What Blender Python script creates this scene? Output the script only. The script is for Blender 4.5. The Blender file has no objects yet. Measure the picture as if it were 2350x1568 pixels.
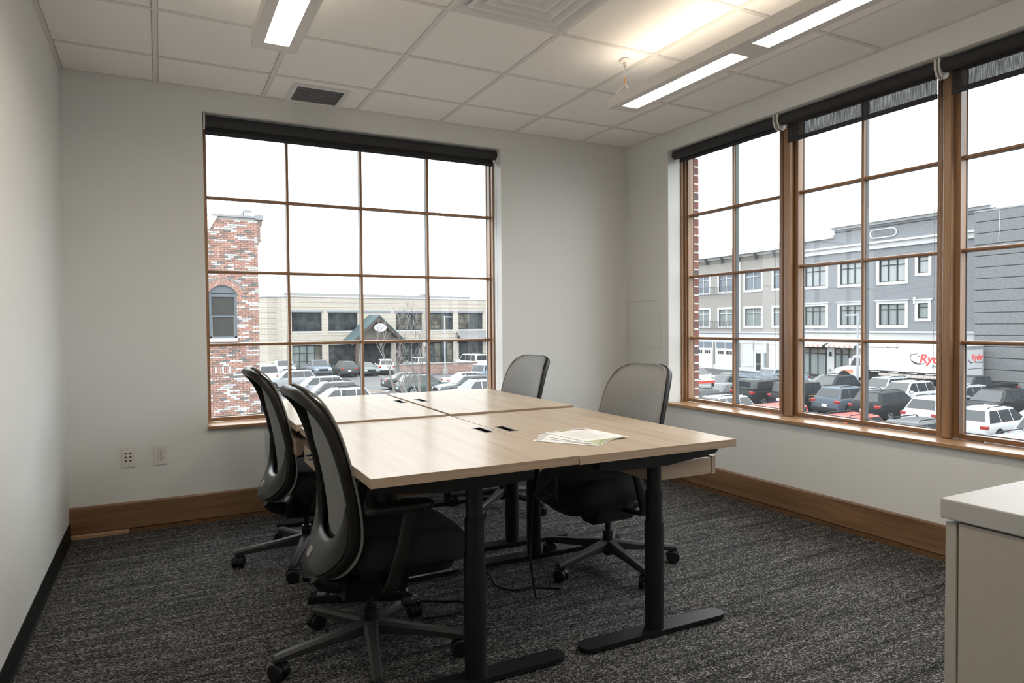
import bpy, bmesh, math, random
from mathutils import Vector, Matrix

random.seed(7)
scene = bpy.context.scene
COL = scene.collection
PI = math.pi
T = 0.6096                      # ceiling module
W, H = 4.006, 2.698             # room width and ceiling height
GRADE = -4.28                   # parking lot level (the office is one storey up)
YB = -6.3                       # wall behind the camera

# ------------------------------------------------------------------ camera, sky, exposure
cam = bpy.data.cameras.new('camera')
cam_o = bpy.data.objects.new('camera', cam)
COL.objects.link(cam_o)
yaw, pitch, roll = 0.4806, -0.0243, -0.0088
fwd = Vector((math.sin(yaw) * math.cos(pitch), math.cos(yaw) * math.cos(pitch), math.sin(pitch)))
rgt = Vector((math.cos(yaw), -math.sin(yaw), 0))
upv = rgt.cross(fwd)
r2 = math.cos(roll) * rgt + math.sin(roll) * upv
u2 = -math.sin(roll) * rgt + math.cos(roll) * upv
cam_o.matrix_world = Matrix(((r2.x, u2.x, -fwd.x, 0.4859), (r2.y, u2.y, -fwd.y, -4.6196),
                             (r2.z, u2.z, -fwd.z, 1.2198), (0, 0, 0, 1)))
cam.lens = 23.703
cam.sensor_width = 36
cam.clip_start = 0.05
cam.clip_end = 400
scene.camera = cam_o

SKY_HORIZON, SKY_ZENITH = 3.1, 4.2
world = bpy.data.worlds.new('overcast_sky')
scene.world = world
world.use_nodes = True
nt = world.node_tree
nt.nodes.clear()
n_out = nt.nodes.new('ShaderNodeOutputWorld')
n_bg = nt.nodes.new('ShaderNodeBackground')
n_tc = nt.nodes.new('ShaderNodeTexCoord')
n_sp = nt.nodes.new('ShaderNodeSeparateXYZ')
n_mr = nt.nodes.new('ShaderNodeMapRange')
n_mr.inputs[1].default_value = 0.0
n_mr.inputs[2].default_value = 1.0
n_mr.inputs[3].default_value = SKY_HORIZON
n_mr.inputs[4].default_value = SKY_ZENITH
nt.links.new(n_tc.outputs['Generated'], n_sp.inputs[0])
nt.links.new(n_sp.outputs['Z'], n_mr.inputs[0])
nt.links.new(n_mr.outputs[0], n_bg.inputs['Strength'])
n_bg.inputs['Color'].default_value = (0.93, 0.98, 1.0, 1)
nt.links.new(n_bg.outputs[0], n_out.inputs[0])

LAMP, UPLIGHT = 16.0, 3.2        # pendant lamp strengths
vs = scene.view_settings
vs.view_transform = 'Standard'
vs.look = 'None'
vs.gamma = 1.0
vs.use_curve_mapping = False
vs.exposure = 0.52

# ------------------------------------------------------------------ materials
def nodes_of(name):
    m = bpy.data.materials.new(name)
    m.use_nodes = True
    n = m.node_tree
    b = n.nodes['Principled BSDF']
    return m, n, b

def M(name, col, rough=0.5, metal=0.0, grain=0.0, gscale=40.0, stretch=(1, 1, 1), bump=0.0, coat=0.0,
      spec=0.5, emit=None, estr=0.0):
    m, n, b = nodes_of(name)
    b.inputs['Base Color'].default_value = (*col, 1)
    b.inputs['Roughness'].default_value = rough
    b.inputs['Metallic'].default_value = metal
    b.inputs['Specular IOR Level'].default_value = spec
    b.inputs['Coat Weight'].default_value = coat
    b.inputs['Coat Roughness'].default_value = 0.06
    if emit:
        b.inputs['Emission Color'].default_value = (*emit, 1)
        b.inputs['Emission Strength'].default_value = estr
    if grain or bump:
        tc = n.nodes.new('ShaderNodeTexCoord')
        mp = n.nodes.new('ShaderNodeMapping')
        mp.inputs['Scale'].default_value = stretch
        nz = n.nodes.new('ShaderNodeTexNoise')
        nz.inputs['Scale'].default_value = gscale
        nz.inputs['Detail'].default_value = 4
        n.links.new(tc.outputs['Object'], mp.inputs[0])
        n.links.new(mp.outputs[0], nz.inputs['Vector'])
        if grain:
            cr = n.nodes.new('ShaderNodeValToRGB')
            cr.color_ramp.elements[0].position = 0.3
            cr.color_ramp.elements[1].position = 0.7
            cr.color_ramp.elements[0].color = (*[max(0, c * (1 - grain)) for c in col], 1)
            cr.color_ramp.elements[1].color = (*[min(1, c * (1 + grain)) for c in col], 1)
            n.links.new(nz.outputs[0], cr.inputs[0])
            n.links.new(cr.outputs[0], b.inputs['Base Color'])
        if bump:
            bp = n.nodes.new('ShaderNodeBump')
            bp.inputs['Strength'].default_value = bump
            bp.inputs['Distance'].default_value = 0.004
            n.links.new(nz.outputs[0], bp.inputs['Height'])
            n.links.new(bp.outputs[0], b.inputs['Normal'])
    return m

def wood(name, dark, light, axis, rough=0.35, fine=1.0, lo=0.3, hi=0.7, spec=0.5):
    m, n, b = nodes_of(name)
    tc = n.nodes.new('ShaderNodeTexCoord')
    mp = n.nodes.new('ShaderNodeMapping')
    s = [9.0 * fine] * 3
    s['xyz'.index(axis)] = 0.55 * fine
    mp.inputs['Scale'].default_value = s
    nz = n.nodes.new('ShaderNodeTexNoise')
    nz.inputs['Scale'].default_value = 2.2
    nz.inputs['Detail'].default_value = 6
    nz.inputs['Distortion'].default_value = 0.8
    mp2 = n.nodes.new('ShaderNodeMapping')
    s2 = [150.0 * fine] * 3
    s2['xyz'.index(axis)] = 4.0 * fine
    mp2.inputs['Scale'].default_value = s2
    nz2 = n.nodes.new('ShaderNodeTexNoise')
    nz2.inputs['Scale'].default_value = 1.0
    nz2.inputs['Detail'].default_value = 3
    mx = n.nodes.new('ShaderNodeMath')
    mx.operation = 'MULTIPLY_ADD'
    mx.inputs[1].default_value = 0.35
    cr = n.nodes.new('ShaderNodeValToRGB')
    cr.color_ramp.elements[0].position = lo + 0.17
    cr.color_ramp.elements[1].position = hi + 0.17
    cr.color_ramp.elements[0].color = (*dark, 1)
    cr.color_ramp.elements[1].color = (*light, 1)
    n.links.new(tc.outputs['Object'], mp.inputs[0])
    n.links.new(tc.outputs['Object'], mp2.inputs[0])
    n.links.new(mp.outputs[0], nz.inputs['Vector'])
    n.links.new(mp2.outputs[0], nz2.inputs['Vector'])
    n.links.new(nz2.outputs[0], mx.inputs[0])
    n.links.new(nz.outputs[0], mx.inputs[2])
    n.links.new(mx.outputs[0], cr.inputs[0])
    n.links.new(cr.outputs[0], b.inputs['Base Color'])
    b.inputs['Roughness'].default_value = rough
    b.inputs['Specular IOR Level'].default_value = spec
    return m

def laminate(m, share=0.18, rough=0.25):
    """thin satin wear layer: an even share of blurred mirror over the print"""
    n = m.node_tree
    b, out = n.nodes['Principled BSDF'], n.nodes['Material Output']
    g = n.nodes.new('ShaderNodeBsdfGlossy')
    g.inputs['Roughness'].default_value = rough
    mx = n.nodes.new('ShaderNodeMixShader')
    mx.inputs[0].default_value = share
    n.links.new(b.outputs[0], mx.inputs[1])
    n.links.new(g.outputs[0], mx.inputs[2])
    n.links.new(mx.outputs[0], out.inputs[0])
    return m

def glass_pane(name, haze=0.03, tint=(1, 1, 1)):
    """clear pane: straight-through transmission, fresnel mirror and a milky share put in as haze"""
    m, n, b = nodes_of(name)
    n.nodes.remove(b)
    out = n.nodes['Material Output']
    tr = n.nodes.new('ShaderNodeBsdfTransparent')
    tr.inputs[0].default_value = (*tint, 1)
    gl = n.nodes.new('ShaderNodeBsdfGlossy')
    gl.inputs['Roughness'].default_value = 0.01
    fr = n.nodes.new('ShaderNodeFresnel')
    fr.inputs[0].default_value = 1.35
    m1 = n.nodes.new('ShaderNodeMixShader')
    n.links.new(fr.outputs[0], m1.inputs[0])
    n.links.new(tr.outputs[0], m1.inputs[1])
    n.links.new(gl.outputs[0], m1.inputs[2])
    tl = n.nodes.new('ShaderNodeBsdfTranslucent')  # milky share imitates haze and glare over the view outside
    tl.inputs[0].default_value = (0.9, 0.93, 0.95, 1)
    m2 = n.nodes.new('ShaderNodeMixShader')
    m2.inputs[0].default_value = haze
    n.links.new(m1.outputs[0], m2.inputs[1])
    n.links.new(tl.outputs[0], m2.inputs[2])
    n.links.new(m2.outputs[0], out.inputs[0])
    return m

def carpet_mat():
    m, n, b = nodes_of('loop_carpet')
    tc = n.nodes.new('ShaderNodeTexCoord')
    mp = n.nodes.new('ShaderNodeMapping')
    mp.inputs['Scale'].default_value = (160, 250, 1)
    vo = n.nodes.new('ShaderNodeTexVoronoi')
    vo.inputs['Scale'].default_value = 1.0
    n.links.new(tc.outputs['Object'], mp.inputs[0])
    n.links.new(mp.outputs[0], vo.inputs['Vector'])
    sp = n.nodes.new('ShaderNodeSeparateColor')
    n.links.new(vo.outputs['Color'], sp.inputs[0])
    mp2 = n.nodes.new('ShaderNodeMapping')
    mp2.inputs['Scale'].default_value = (1.3, 26, 1)
    nz = n.nodes.new('ShaderNodeTexNoise')
    nz.inputs['Scale'].default_value = 1.0
    nz.inputs['Detail'].default_value = 5
    nz.inputs['Roughness'].default_value = 0.65
    n.links.new(tc.outputs['Object'], mp2.inputs[0])
    n.links.new(mp2.outputs[0], nz.inputs['Vector'])
    c1 = n.nodes.new('ShaderNodeValToRGB')
    e = c1.color_ramp.elements
    e[0].position, e[0].color = 0.0, (0.010, 0.010, 0.011, 1)
    e[1].position, e[1].color = 1.0, (0.36, 0.355, 0.345, 1)
    k = e.new(0.45); k.color = (0.056, 0.056, 0.058, 1)
    k = e.new(0.78); k.color = (0.155, 0.153, 0.152, 1)
    n.links.new(sp.outputs[0], c1.inputs[0])
    c2 = n.nodes.new('ShaderNodeValToRGB')
    c2.color_ramp.elements[0].position = 0.36
    c2.color_ramp.elements[0].color = (0.38, 0.38, 0.40, 1)
    c2.color_ramp.elements[1].position = 0.60
    c2.color_ramp.elements[1].color = (1, 1, 1, 1)
    n.links.new(nz.outputs[0], c2.inputs[0])
    mx = n.nodes.new('ShaderNodeMix')
    mx.data_type = 'RGBA'
    mx.blend_type = 'MULTIPLY'
    mx.inputs[0].default_value = 1.0
    n.links.new(c1.outputs[0], mx.inputs[6])
    n.links.new(c2.outputs[0], mx.inputs[7])
    n.links.new(mx.outputs[2], b.inputs['Base Color'])
    b.inputs['Roughness'].default_value = 0.95
    b.inputs['Specular IOR Level'].default_value = 0.1
    bu = n.nodes.new('ShaderNodeBump')
    bu.inputs['Strength'].default_value = 0.5
    bu.inputs['Distance'].default_value = 0.003
    bu.invert = True
    n.links.new(vo.outputs['Distance'], bu.inputs['Height'])
    n.links.new(bu.outputs[0], b.inputs['Normal'])
    return m

def sheer_mat(name, col, through):
    m, n, b = nodes_of(name)
    out = n.nodes['Material Output']
    tc = n.nodes.new('ShaderNodeTexCoord')
    mp = n.nodes.new('ShaderNodeMapping')
    mp.inputs['Scale'].default_value = (1, 420, 14)
    nz = n.nodes.new('ShaderNodeTexNoise')
    nz.inputs['Scale'].default_value = 1.0
    n.links.new(tc.outputs['Object'], mp.inputs[0])
    n.links.new(mp.outputs[0], nz.inputs['Vector'])
    ma = n.nodes.new('ShaderNodeMapRange')
    ma.inputs[1].default_value = 0.3
    ma.inputs[2].default_value = 0.7
    ma.inputs[3].default_value = through * 0.35
    ma.inputs[4].default_value = through * 1.5
    n.links.new(nz.outputs[0], ma.inputs[0])
    b.inputs['Base Color'].default_value = (*col, 1)
    b.inputs['Roughness'].default_value = 0.8
    tr = n.nodes.new('ShaderNodeBsdfTransparent')
    mx = n.nodes.new('ShaderNodeMixShader')
    n.links.new(ma.outputs[0], mx.inputs[0])
    n.links.new(b.outputs[0], mx.inputs[1])
    n.links.new(tr.outputs[0], mx.inputs[2])
    n.links.new(mx.outputs[0], out.inputs[0])
    return m

OUT_K = 0.54                   # overall albedo of the street's paints and stones
def siding_mat(name, col, pitch=0.13):
    col = tuple(c * OUT_K for c in col)
    m, n, b = nodes_of(name)
    tc = n.nodes.new('ShaderNodeTexCoord')
    sp = n.nodes.new('ShaderNodeSeparateXYZ')
    n.links.new(tc.outputs['Object'], sp.inputs[0])
    d = n.nodes.new('ShaderNodeMath'); d.operation = 'DIVIDE'; d.inputs[1].default_value = pitch
    f = n.nodes.new('ShaderNodeMath'); f.operation = 'FRACT'
    n.links.new(sp.outputs['Z'], d.inputs[0])
    n.links.new(d.outputs[0], f.inputs[0])
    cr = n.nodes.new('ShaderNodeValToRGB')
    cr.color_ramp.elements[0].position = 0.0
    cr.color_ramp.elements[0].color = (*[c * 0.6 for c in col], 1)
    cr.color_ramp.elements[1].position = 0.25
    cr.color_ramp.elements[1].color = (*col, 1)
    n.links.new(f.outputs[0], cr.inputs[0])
    n.links.new(cr.outputs[0], b.inputs['Base Color'])
    bu = n.nodes.new('ShaderNodeBump')
    bu.inputs['Strength'].default_value = 0.4
    bu.inputs['Distance'].default_value = 0.02
    n.links.new(f.outputs[0], bu.inputs['Height'])
    n.links.new(bu.outputs[0], b.inputs['Normal'])
    b.inputs['Roughness'].default_value = 0.7
    return m

def brick_far_mat(name, c1, c2, mortar, bw, bh, msize=0.02):
    c1, c2, mortar = [tuple(c * OUT_K for c in q) for q in (c1, c2, mortar)]
    m, n, b = nodes_of(name)
    tc = n.nodes.new('ShaderNodeTexCoord')
    sp = n.nodes.new('ShaderNodeSeparateXYZ')
    ad = n.nodes.new('ShaderNodeMath'); ad.operation = 'ADD'
    cb = n.nodes.new('ShaderNodeCombineXYZ')
    n.links.new(tc.outputs['Object'], sp.inputs[0])
    n.links.new(sp.outputs['X'], ad.inputs[0])
    n.links.new(sp.outputs['Y'], ad.inputs[1])
    n.links.new(ad.outputs[0], cb.inputs[0])
    n.links.new(sp.outputs['Z'], cb.inputs[1])
    br = n.nodes.new('ShaderNodeTexBrick')
    br.inputs['Color1'].default_value = (*c1, 1)
    br.inputs['Color2'].default_value = (*c2, 1)
    br.inputs['Mortar'].default_value = (*mortar, 1)
    br.inputs['Scale'].default_value = 1.0
    br.inputs['Mortar Size'].default_value = msize
    br.inputs['Brick Width'].default_value = bw
    br.inputs['Row Height'].default_value = bh
    n.links.new(cb.outputs[0], br.inputs['Vector'])
    n.links.new(br.outputs['Color'], b.inputs['Base Color'])
    b.inputs['Roughness'].default_value = 0.85
    return m

def whitewash_mat(name, col, amount):
    """brick with a worn coat of white paint: patches of their own"""
    m, n, b = nodes_of(name)
    tc = n.nodes.new('ShaderNodeTexCoord')
    oi = n.nodes.new('ShaderNodeObjectInfo')
    ad = n.nodes.new('ShaderNodeVectorMath'); ad.operation = 'ADD'
    n.links.new(tc.outputs['Object'], ad.inputs[0])
    n.links.new(oi.outputs['Location'], ad.inputs[1])
    nz = n.nodes.new('ShaderNodeTexNoise')
    nz.inputs['Scale'].default_value = 14
    nz.inputs['Detail'].default_value = 5
    n.links.new(ad.outputs[0], nz.inputs['Vector'])
    cr = n.nodes.new('ShaderNodeValToRGB')
    cr.color_ramp.elements[0].position = max(0.02, 0.5 - 0.05 + (0.5 - amount) * 0.6)
    cr.color_ramp.elements[0].color = (*col, 1)
    cr.color_ramp.elements[1].position = min(0.98, 0.5 + 0.05 + (0.5 - amount) * 0.6)
    cr.color_ramp.elements[1].color = (0.37, 0.36, 0.35, 1)
    n.links.new(nz.outputs[0], cr.inputs[0])
    n.links.new(cr.outputs[0], b.inputs['Base Color'])
    b.inputs['Roughness'].default_value = 0.9
    return m

MAT = dict(
    wall=M('wall_paint', (0.755, 0.772, 0.762), 0.75, bump=0.08, gscale=260),
    reveal=M('reveal_paint', (0.80, 0.795, 0.78), 0.7),
    tile=M('ceiling_tile_face', (0.92, 0.91, 0.89), 0.95, grain=0.045, gscale=330, bump=0.5),
    tee=M('grid_paint', (0.74, 0.725, 0.70), 0.55),
    carpet=carpet_mat(),
    frame_v=wood('window_wood_upright', (0.20, 0.105, 0.050), (0.37, 0.215, 0.118), 'z', 0.35),
    frame_x=wood('window_wood_along_back', (0.19, 0.092, 0.042), (0.35, 0.195, 0.10), 'x', 0.35),
    frame_y=wood('window_wood_along_side', (0.19, 0.092, 0.042), (0.35, 0.195, 0.10), 'y', 0.35),
    sill_x=wood('sill_wood_along_back', (0.28, 0.155, 0.075), (0.45, 0.275, 0.15), 'x', 0.28),
    sill_y=wood('sill_wood_along_side', (0.28, 0.155, 0.075), (0.45, 0.275, 0.15), 'y', 0.28),
    base_x=wood('baseboard_wood_back', (0.145, 0.075, 0.036), (0.27, 0.155, 0.08), 'x', 0.4),
    base_y=wood('baseboard_wood_side', (0.145, 0.075, 0.036), (0.27, 0.155, 0.08), 'y', 0.4),
    pale_wood=wood('pale_shoe_wood', (0.33, 0.20, 0.11), (0.44, 0.29, 0.17), 'x', 0.4),
    shoe=M('dark_shoe_wood', (0.14, 0.070, 0.03), 0.45, grain=0.2, gscale=20),
    gasket=M('dark_gasket', (0.035, 0.042, 0.045), 0.5),
    glass=glass_pane('window_glass', 0.016),
    rubber=M('black_cove_base', (0.006, 0.006, 0.006), 0.6, spec=0.2),
    shade=M('charcoal_blind_fabric', (0.034, 0.035, 0.038), 0.8, grain=0.2, gscale=500),
    sheer=sheer_mat('charcoal_sheer_fabric', (0.036, 0.037, 0.040), 0.20),
    bracket=M('white_bracket', (0.72, 0.71, 0.69), 0.4),
    chain=M('bead_chain_steel', (0.30, 0.30, 0.29), 0.35, metal=0.6),
    lamp_body=M('lamp_white_enamel', (0.74, 0.715, 0.68), 0.45),
    lens=M('lit_lamp_lens', (1, 1, 1), 0.5, emit=(1.0, 0.87, 0.70), estr=LAMP),
    uplens=M('lit_uplight_lens', (1, 1, 1), 0.5, emit=(1.0, 0.82, 0.62), estr=UPLIGHT),
    steel=M('brushed_steel', (0.55, 0.54, 0.52), 0.3, metal=1.0),
    brass=M('brass_fitting', (0.55, 0.36, 0.16), 0.35, metal=1.0),
    grille=M('grey_grille', (0.16, 0.165, 0.17), 0.6),
    diffuser=M('diffuser_enamel', (0.70, 0.71, 0.72), 0.4),
    plate=M('white_plastic_plate', (0.74, 0.72, 0.70), 0.35),
    hole=M('dark_socket', (0.03, 0.03, 0.03), 0.6),
    oak=laminate(wood('pale_oak_laminate', (0.42, 0.34, 0.258), (0.52, 0.435, 0.348), 'y', 0.4, fine=0.8, lo=0.22, hi=0.78, spec=0.0)),
    oak_edge=wood('oak_edge_band', (0.33, 0.235, 0.16), (0.47, 0.36, 0.26), 'y', 0.4),
    oak_edge_x=wood('oak_edge_band_short', (0.33, 0.235, 0.16), (0.47, 0.36, 0.26), 'x', 0.4),
    black=M('black_powder_coat', (0.008, 0.008, 0.0095), 0.45, spec=0.28),
    slot=M('black_slot', (0.003, 0.003, 0.003), 1.0, spec=0.0),
    slot_rim=M('grey_slot_rim', (0.16, 0.16, 0.16), 0.4),
    plastic=M('black_chair_plastic', (0.0095, 0.009, 0.0088), 0.38, spec=0.32),
    scoop=M('graphite_chair_plastic', (0.026, 0.0255, 0.025), 0.35),
    mesh=M('grey_chair_mesh', (0.235, 0.232, 0.225), 0.8, grain=0.16, gscale=700, bump=0.4),
    seat=M('black_seat_cloth', (0.009, 0.0095, 0.011), 0.9, grain=0.35, gscale=500, bump=0.3),
    badge=M('silver_badge', (0.36, 0.35, 0.34), 0.3, metal=0.4),
    chair_base=M('grey_chair_base', (0.034, 0.035, 0.037), 0.45, spec=0.35),
    wheel_black=M('black_caster', (0.008, 0.008, 0.009), 0.42, spec=0.3),
    cable=M('black_cable', (0.010, 0.010, 0.010), 0.5),
    chrome=M('dark_handle', (0.06, 0.06, 0.065), 0.25, metal=0.8),
    paper=M('white_paper', (0.86, 0.86, 0.86), 0.55),
    ink_green=M('green_print', (0.36, 0.45, 0.07), 0.5),
    ink_olive=M('olive_print', (0.30, 0.26, 0.08), 0.5),
    ink_violet=M('violet_print', (0.30, 0.24, 0.33), 0.5),
    ink_grey=M('grey_print', (0.50, 0.49, 0.50), 0.5),
    ink_orange=M('orange_print', (0.55, 0.30, 0.10), 0.5),
    cabinet=M('cabinet_laminate', (0.44, 0.405, 0.36), 0.45, grain=0.02, gscale=80),
    cab_top=M('cabinet_top_laminate', (0.46, 0.455, 0.45), 0.4),
)

# ------------------------------------------------------------------ mesh helpers
class MB:
    def __init__(self):
        self.v, self.f, self.mi, self.cur = [], [], [], 0
    def mat(self, i):
        self.cur = i
        return self
    def add(self, verts, faces):
        o = len(self.v)
        self.v += [tuple(p) for p in verts]
        for f in faces:
            self.f.append(tuple(i + o for i in f))
            self.mi.append(self.cur)
        return self
    def box(self, x0, x1, y0, y1, z0, z1, mtx=None):
        p = [(x0, y0, z0), (x1, y0, z0), (x1, y1, z0), (x0, y1, z0), (x0, y0, z1), (x1, y0, z1), (x1, y1, z1), (x0, y1, z1)]
        if mtx is not None:
            p = [mtx @ Vector(q) for q in p]
        return self.add(p, [(0, 3, 2, 1), (4, 5, 6, 7), (0, 1, 5, 4), (1, 2, 6, 5), (2, 3, 7, 6), (3, 0, 4, 7)])
    def rbox(self, x0, x1, y0, y1, z0, z1, b=0.004, seg=2, mtx=None):
        bm = bmesh.new()
        m4 = Matrix.Translation(((x0 + x1) / 2, (y0 + y1) / 2, (z0 + z1) / 2)) @ Matrix.Diagonal((x1 - x0, y1 - y0, z1 - z0, 1))
        bmesh.ops.create_cube(bm, size=1, matrix=m4)
        bmesh.ops.bevel(bm, geom=bm.edges[:], offset=b, segments=seg, affect='EDGES', profile=0.5)
        return self.take(bm, mtx)
    def take(self, bm, mtx=None):
        bm.verts.index_update()
        vs_ = [(mtx @ v.co if mtx is not None else v.co.copy()) for v in bm.verts]
        fs_ = [tuple(v.index for v in f.verts) for f in bm.faces]
        bm.free()
        return self.add(vs_, fs_)
    def rings(self, rr, closed=True, cap0=True, cap1=True, loop=False):
        n = len(rr[0])
        vs_ = [p for r in rr for p in r]
        fs_ = []
        m = len(rr)
        for i in range(m if loop else m - 1):
            a, b = i * n, ((i + 1) % m) * n
            for j in range(n if closed else n - 1):
                k = (j + 1) % n
                fs_.append((a + j, a + k, b + k, b + j))
        if not loop:
            if cap0: fs_.append(tuple(range(n - 1, -1, -1)))
            if cap1: fs_.append(tuple((m - 1) * n + j for j in range(n)))
        return self.add(vs_, fs_)
    def cyl(self, p0, p1, r0, r1=None, n=16, cap=True):
        r1 = r0 if r1 is None else r1
        p0, p1 = Vector(p0), Vector(p1)
        d = (p1 - p0).normalized()
        a = d.orthogonal().normalized()
        b = d.cross(a)
        ring = lambda c, r: [c + r * (math.cos(t) * a + math.sin(t) * b) for t in [2 * PI * i / n for i in range(n)]]
        return self.rings([ring(p0, r0), ring(p1, r1)], cap0=cap, cap1=cap)
    def tube(self, pts, r, n=8, loop=False):
        pts = [Vector(p) for p in pts]
        rr = []
        m = len(pts)
        ref = None
        for i, p in enumerate(pts):
            if loop:
                d = pts[(i + 1) % m] - pts[i - 1]
            else:
                d = pts[min(i + 1, m - 1)] - pts[max(i - 1, 0)]
            d.normalize()
            if ref is None:
                ref = d.orthogonal().normalized()
            ref = (ref - d * ref.dot(d))
            if ref.length < 1e-6: ref = d.orthogonal()
            ref.normalize()
            b = d.cross(ref)
            q = r[i] if isinstance(r, (list, tuple)) else r
            rr.append([p + q * (math.cos(t) * ref + math.sin(t) * b) for t in [2 * PI * j / n for j in range(n)]])
        return self.rings(rr, loop=loop)
    def prism(self, poly, a, b, axis='y'):
        """poly in the plane across `axis` (x,z for y; y,z for x; x,y for z), extruded from a to b"""
        def pt(p, t):
            return {'y': (p[0], t, p[1]), 'x': (t, p[0], p[1]), 'z': (p[0], p[1], t)}[axis]
        r = [[pt(p, a) for p in poly], [pt(p, b) for p in poly]]
        return self.rings(r)
    def ball(self, c, r, n=10):
        c = Vector(c)
        rr = []
        for i in range(1, n // 2):
            t = PI * i / (n // 2)
            rr.append([c + Vector((r * math.sin(t) * math.cos(2 * PI * j / n), r * math.sin(t) * math.sin(2 * PI * j / n), r * math.cos(t))) for j in range(n)])
        return self.rings(rr)
    def xform(self, m4):
        self.v = [tuple(m4 @ Vector(p)) for p in self.v]
        return self
    def data(self, name, mats, smooth=False, angle=None):
        me = bpy.data.meshes.new(name)
        me.from_pydata(self.v, [], self.f)
        for m in (mats if isinstance(mats, (list, tuple)) else [mats]):
            me.materials.append(m)
        if any(self.mi):
            me.polygons.foreach_set('material_index', self.mi)
        bm = bmesh.new()
        bm.from_mesh(me)
        bmesh.ops.recalc_face_normals(bm, faces=bm.faces)
        bm.to_mesh(me)
        bm.free()
        if smooth:
            me.polygons.foreach_set('use_smooth', [True] * len(me.polygons))
            me.set_sharp_from_angle(angle=math.radians(angle or 40))
        me.update()
        return me
    def build(self, name, mats, parent=None, smooth=False, angle=None, loc=None):
        return place(name, self.data(name, mats, smooth, angle), parent, loc)

def place(name, me, parent=None, loc=None, rotz=0.0):
    o = bpy.data.objects.new(name, me)
    COL.objects.link(o)
    if parent is not None: o.parent = parent
    if loc is not None: o.location = loc
    if rotz: o.rotation_euler = (0, 0, rotz)
    return o

def tag(o, label, cat, group=None):
    o['label'] = label
    o['category'] = cat
    if group: o['group'] = group
    return o

def thing(name, label, cat, loc=(0, 0, 0), rotz=0.0, group=None):
    o = bpy.data.objects.new(name, None)
    o.empty_display_size = 0.1
    COL.objects.link(o)
    o.location = loc
    o.rotation_euler = (0, 0, rotz)
    return tag(o, label, cat, group)

def struct(o):
    o['kind'] = 'structure'
    return o

def stuff(o):
    o['kind'] = 'stuff'
    return o

def node(name, loc=(0, 0, 0), rotz=0.0):
    o = bpy.data.objects.new(name, None)
    o.empty_display_size = 0.1
    COL.objects.link(o)
    o.location = loc
    o.rotation_euler = (0, 0, rotz)
    return struct(o)

def lettering(text, size, mat, parent, loc, rot, name='lettering', shear=0.0, bold=0.0, align='LEFT'):
    """text cut as a real mesh"""
    c = bpy.data.curves.new(name, 'FONT')
    c.body = text
    c.size = size
    c.shear = shear
    c.offset = bold
    c.extrude = 0.004
    c.align_x = align
    c.materials.append(mat)
    tmp = bpy.data.objects.new('cutting', c)
    COL.objects.link(tmp)
    me = bpy.data.meshes.new_from_object(tmp)
    bpy.data.objects.remove(tmp)
    me.name = name
    o = bpy.data.objects.new(name, me)
    COL.objects.link(o)
    o.parent = parent
    o.location = loc
    o.rotation_euler = rot
    return o

# ------------------------------------------------------------------ room shell
OX0, OX1, OZ0, OZ1 = 0.742, 2.810, 0.583, 2.565        # opening in the back wall
RY0, RY1 = -4.565, -0.515                              # opening in the right wall
TH = 0.285                                             # outside wall thickness

fl = MB().box(-0.15, W + TH, YB - 0.1, TH, -0.12, 0.0)
struct(fl.build('floor', MAT['carpet']))

wb = MB()
wb.box(-0.12, OX0, 0, TH, 0, H + 0.25)
wb.box(OX1, W + TH, 0, TH, 0, H + 0.25)
wb.box(OX0, OX1, 0, TH, 0, OZ0)
wb.box(OX0, OX1, 0, TH, OZ1, H + 0.25)
wall_back = struct(wb.build('wall_back', MAT['wall']))
wr = MB()
wr.box(W, W + TH, RY1, 0, 0, H + 0.25)
wr.box(W, W + TH, YB, RY0, 0, H + 0.25)
wr.box(W, W + TH, RY0, RY1, 0, OZ0)
wr.box(W, W + TH, RY0, RY1, OZ1, H + 0.25)
wall_right = struct(wr.build('wall_right', MAT['wall']))
struct(MB().box(-0.12, 0, YB, 0, 0, H + 0.25).build('wall_left', MAT['wall']))
struct(MB().box(-0.12, W + TH, YB - 0.12, YB, 0, H + 0.25).build('wall_front', MAT['wall']))

# brick jamb seen through the first right-hand window
brick_cols = [(0.16, 0.055, 0.040), (0.19, 0.070, 0.050), (0.12, 0.050, 0.042), (0.085, 0.060, 0.052)]
JB = [M('jamb_brick', c, 0.9, grain=0.25, gscale=60) for c in brick_cols]
JM = M('jamb_mortar', (0.62, 0.61, 0.58), 0.95)
MB().box(W + 0.216, W + 0.292, RY1 - 0.016, RY1 + 0.001, 0.62, 2.56).build('mortar', JM, wall_right)
jme = [MB().rbox(0, 0.078, -0.014, 0.012, 0, 0.056, 0.003, 1).data('brick', m) for m in JB]
for k in range(28):
    place('brick', jme[[0, 1, 0, 2, 0, 3, 1, 0, 2][k % 9]], wall_right, (W + 0.216, RY1 - 0.008, 0.640 + k * 0.0677))

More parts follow.
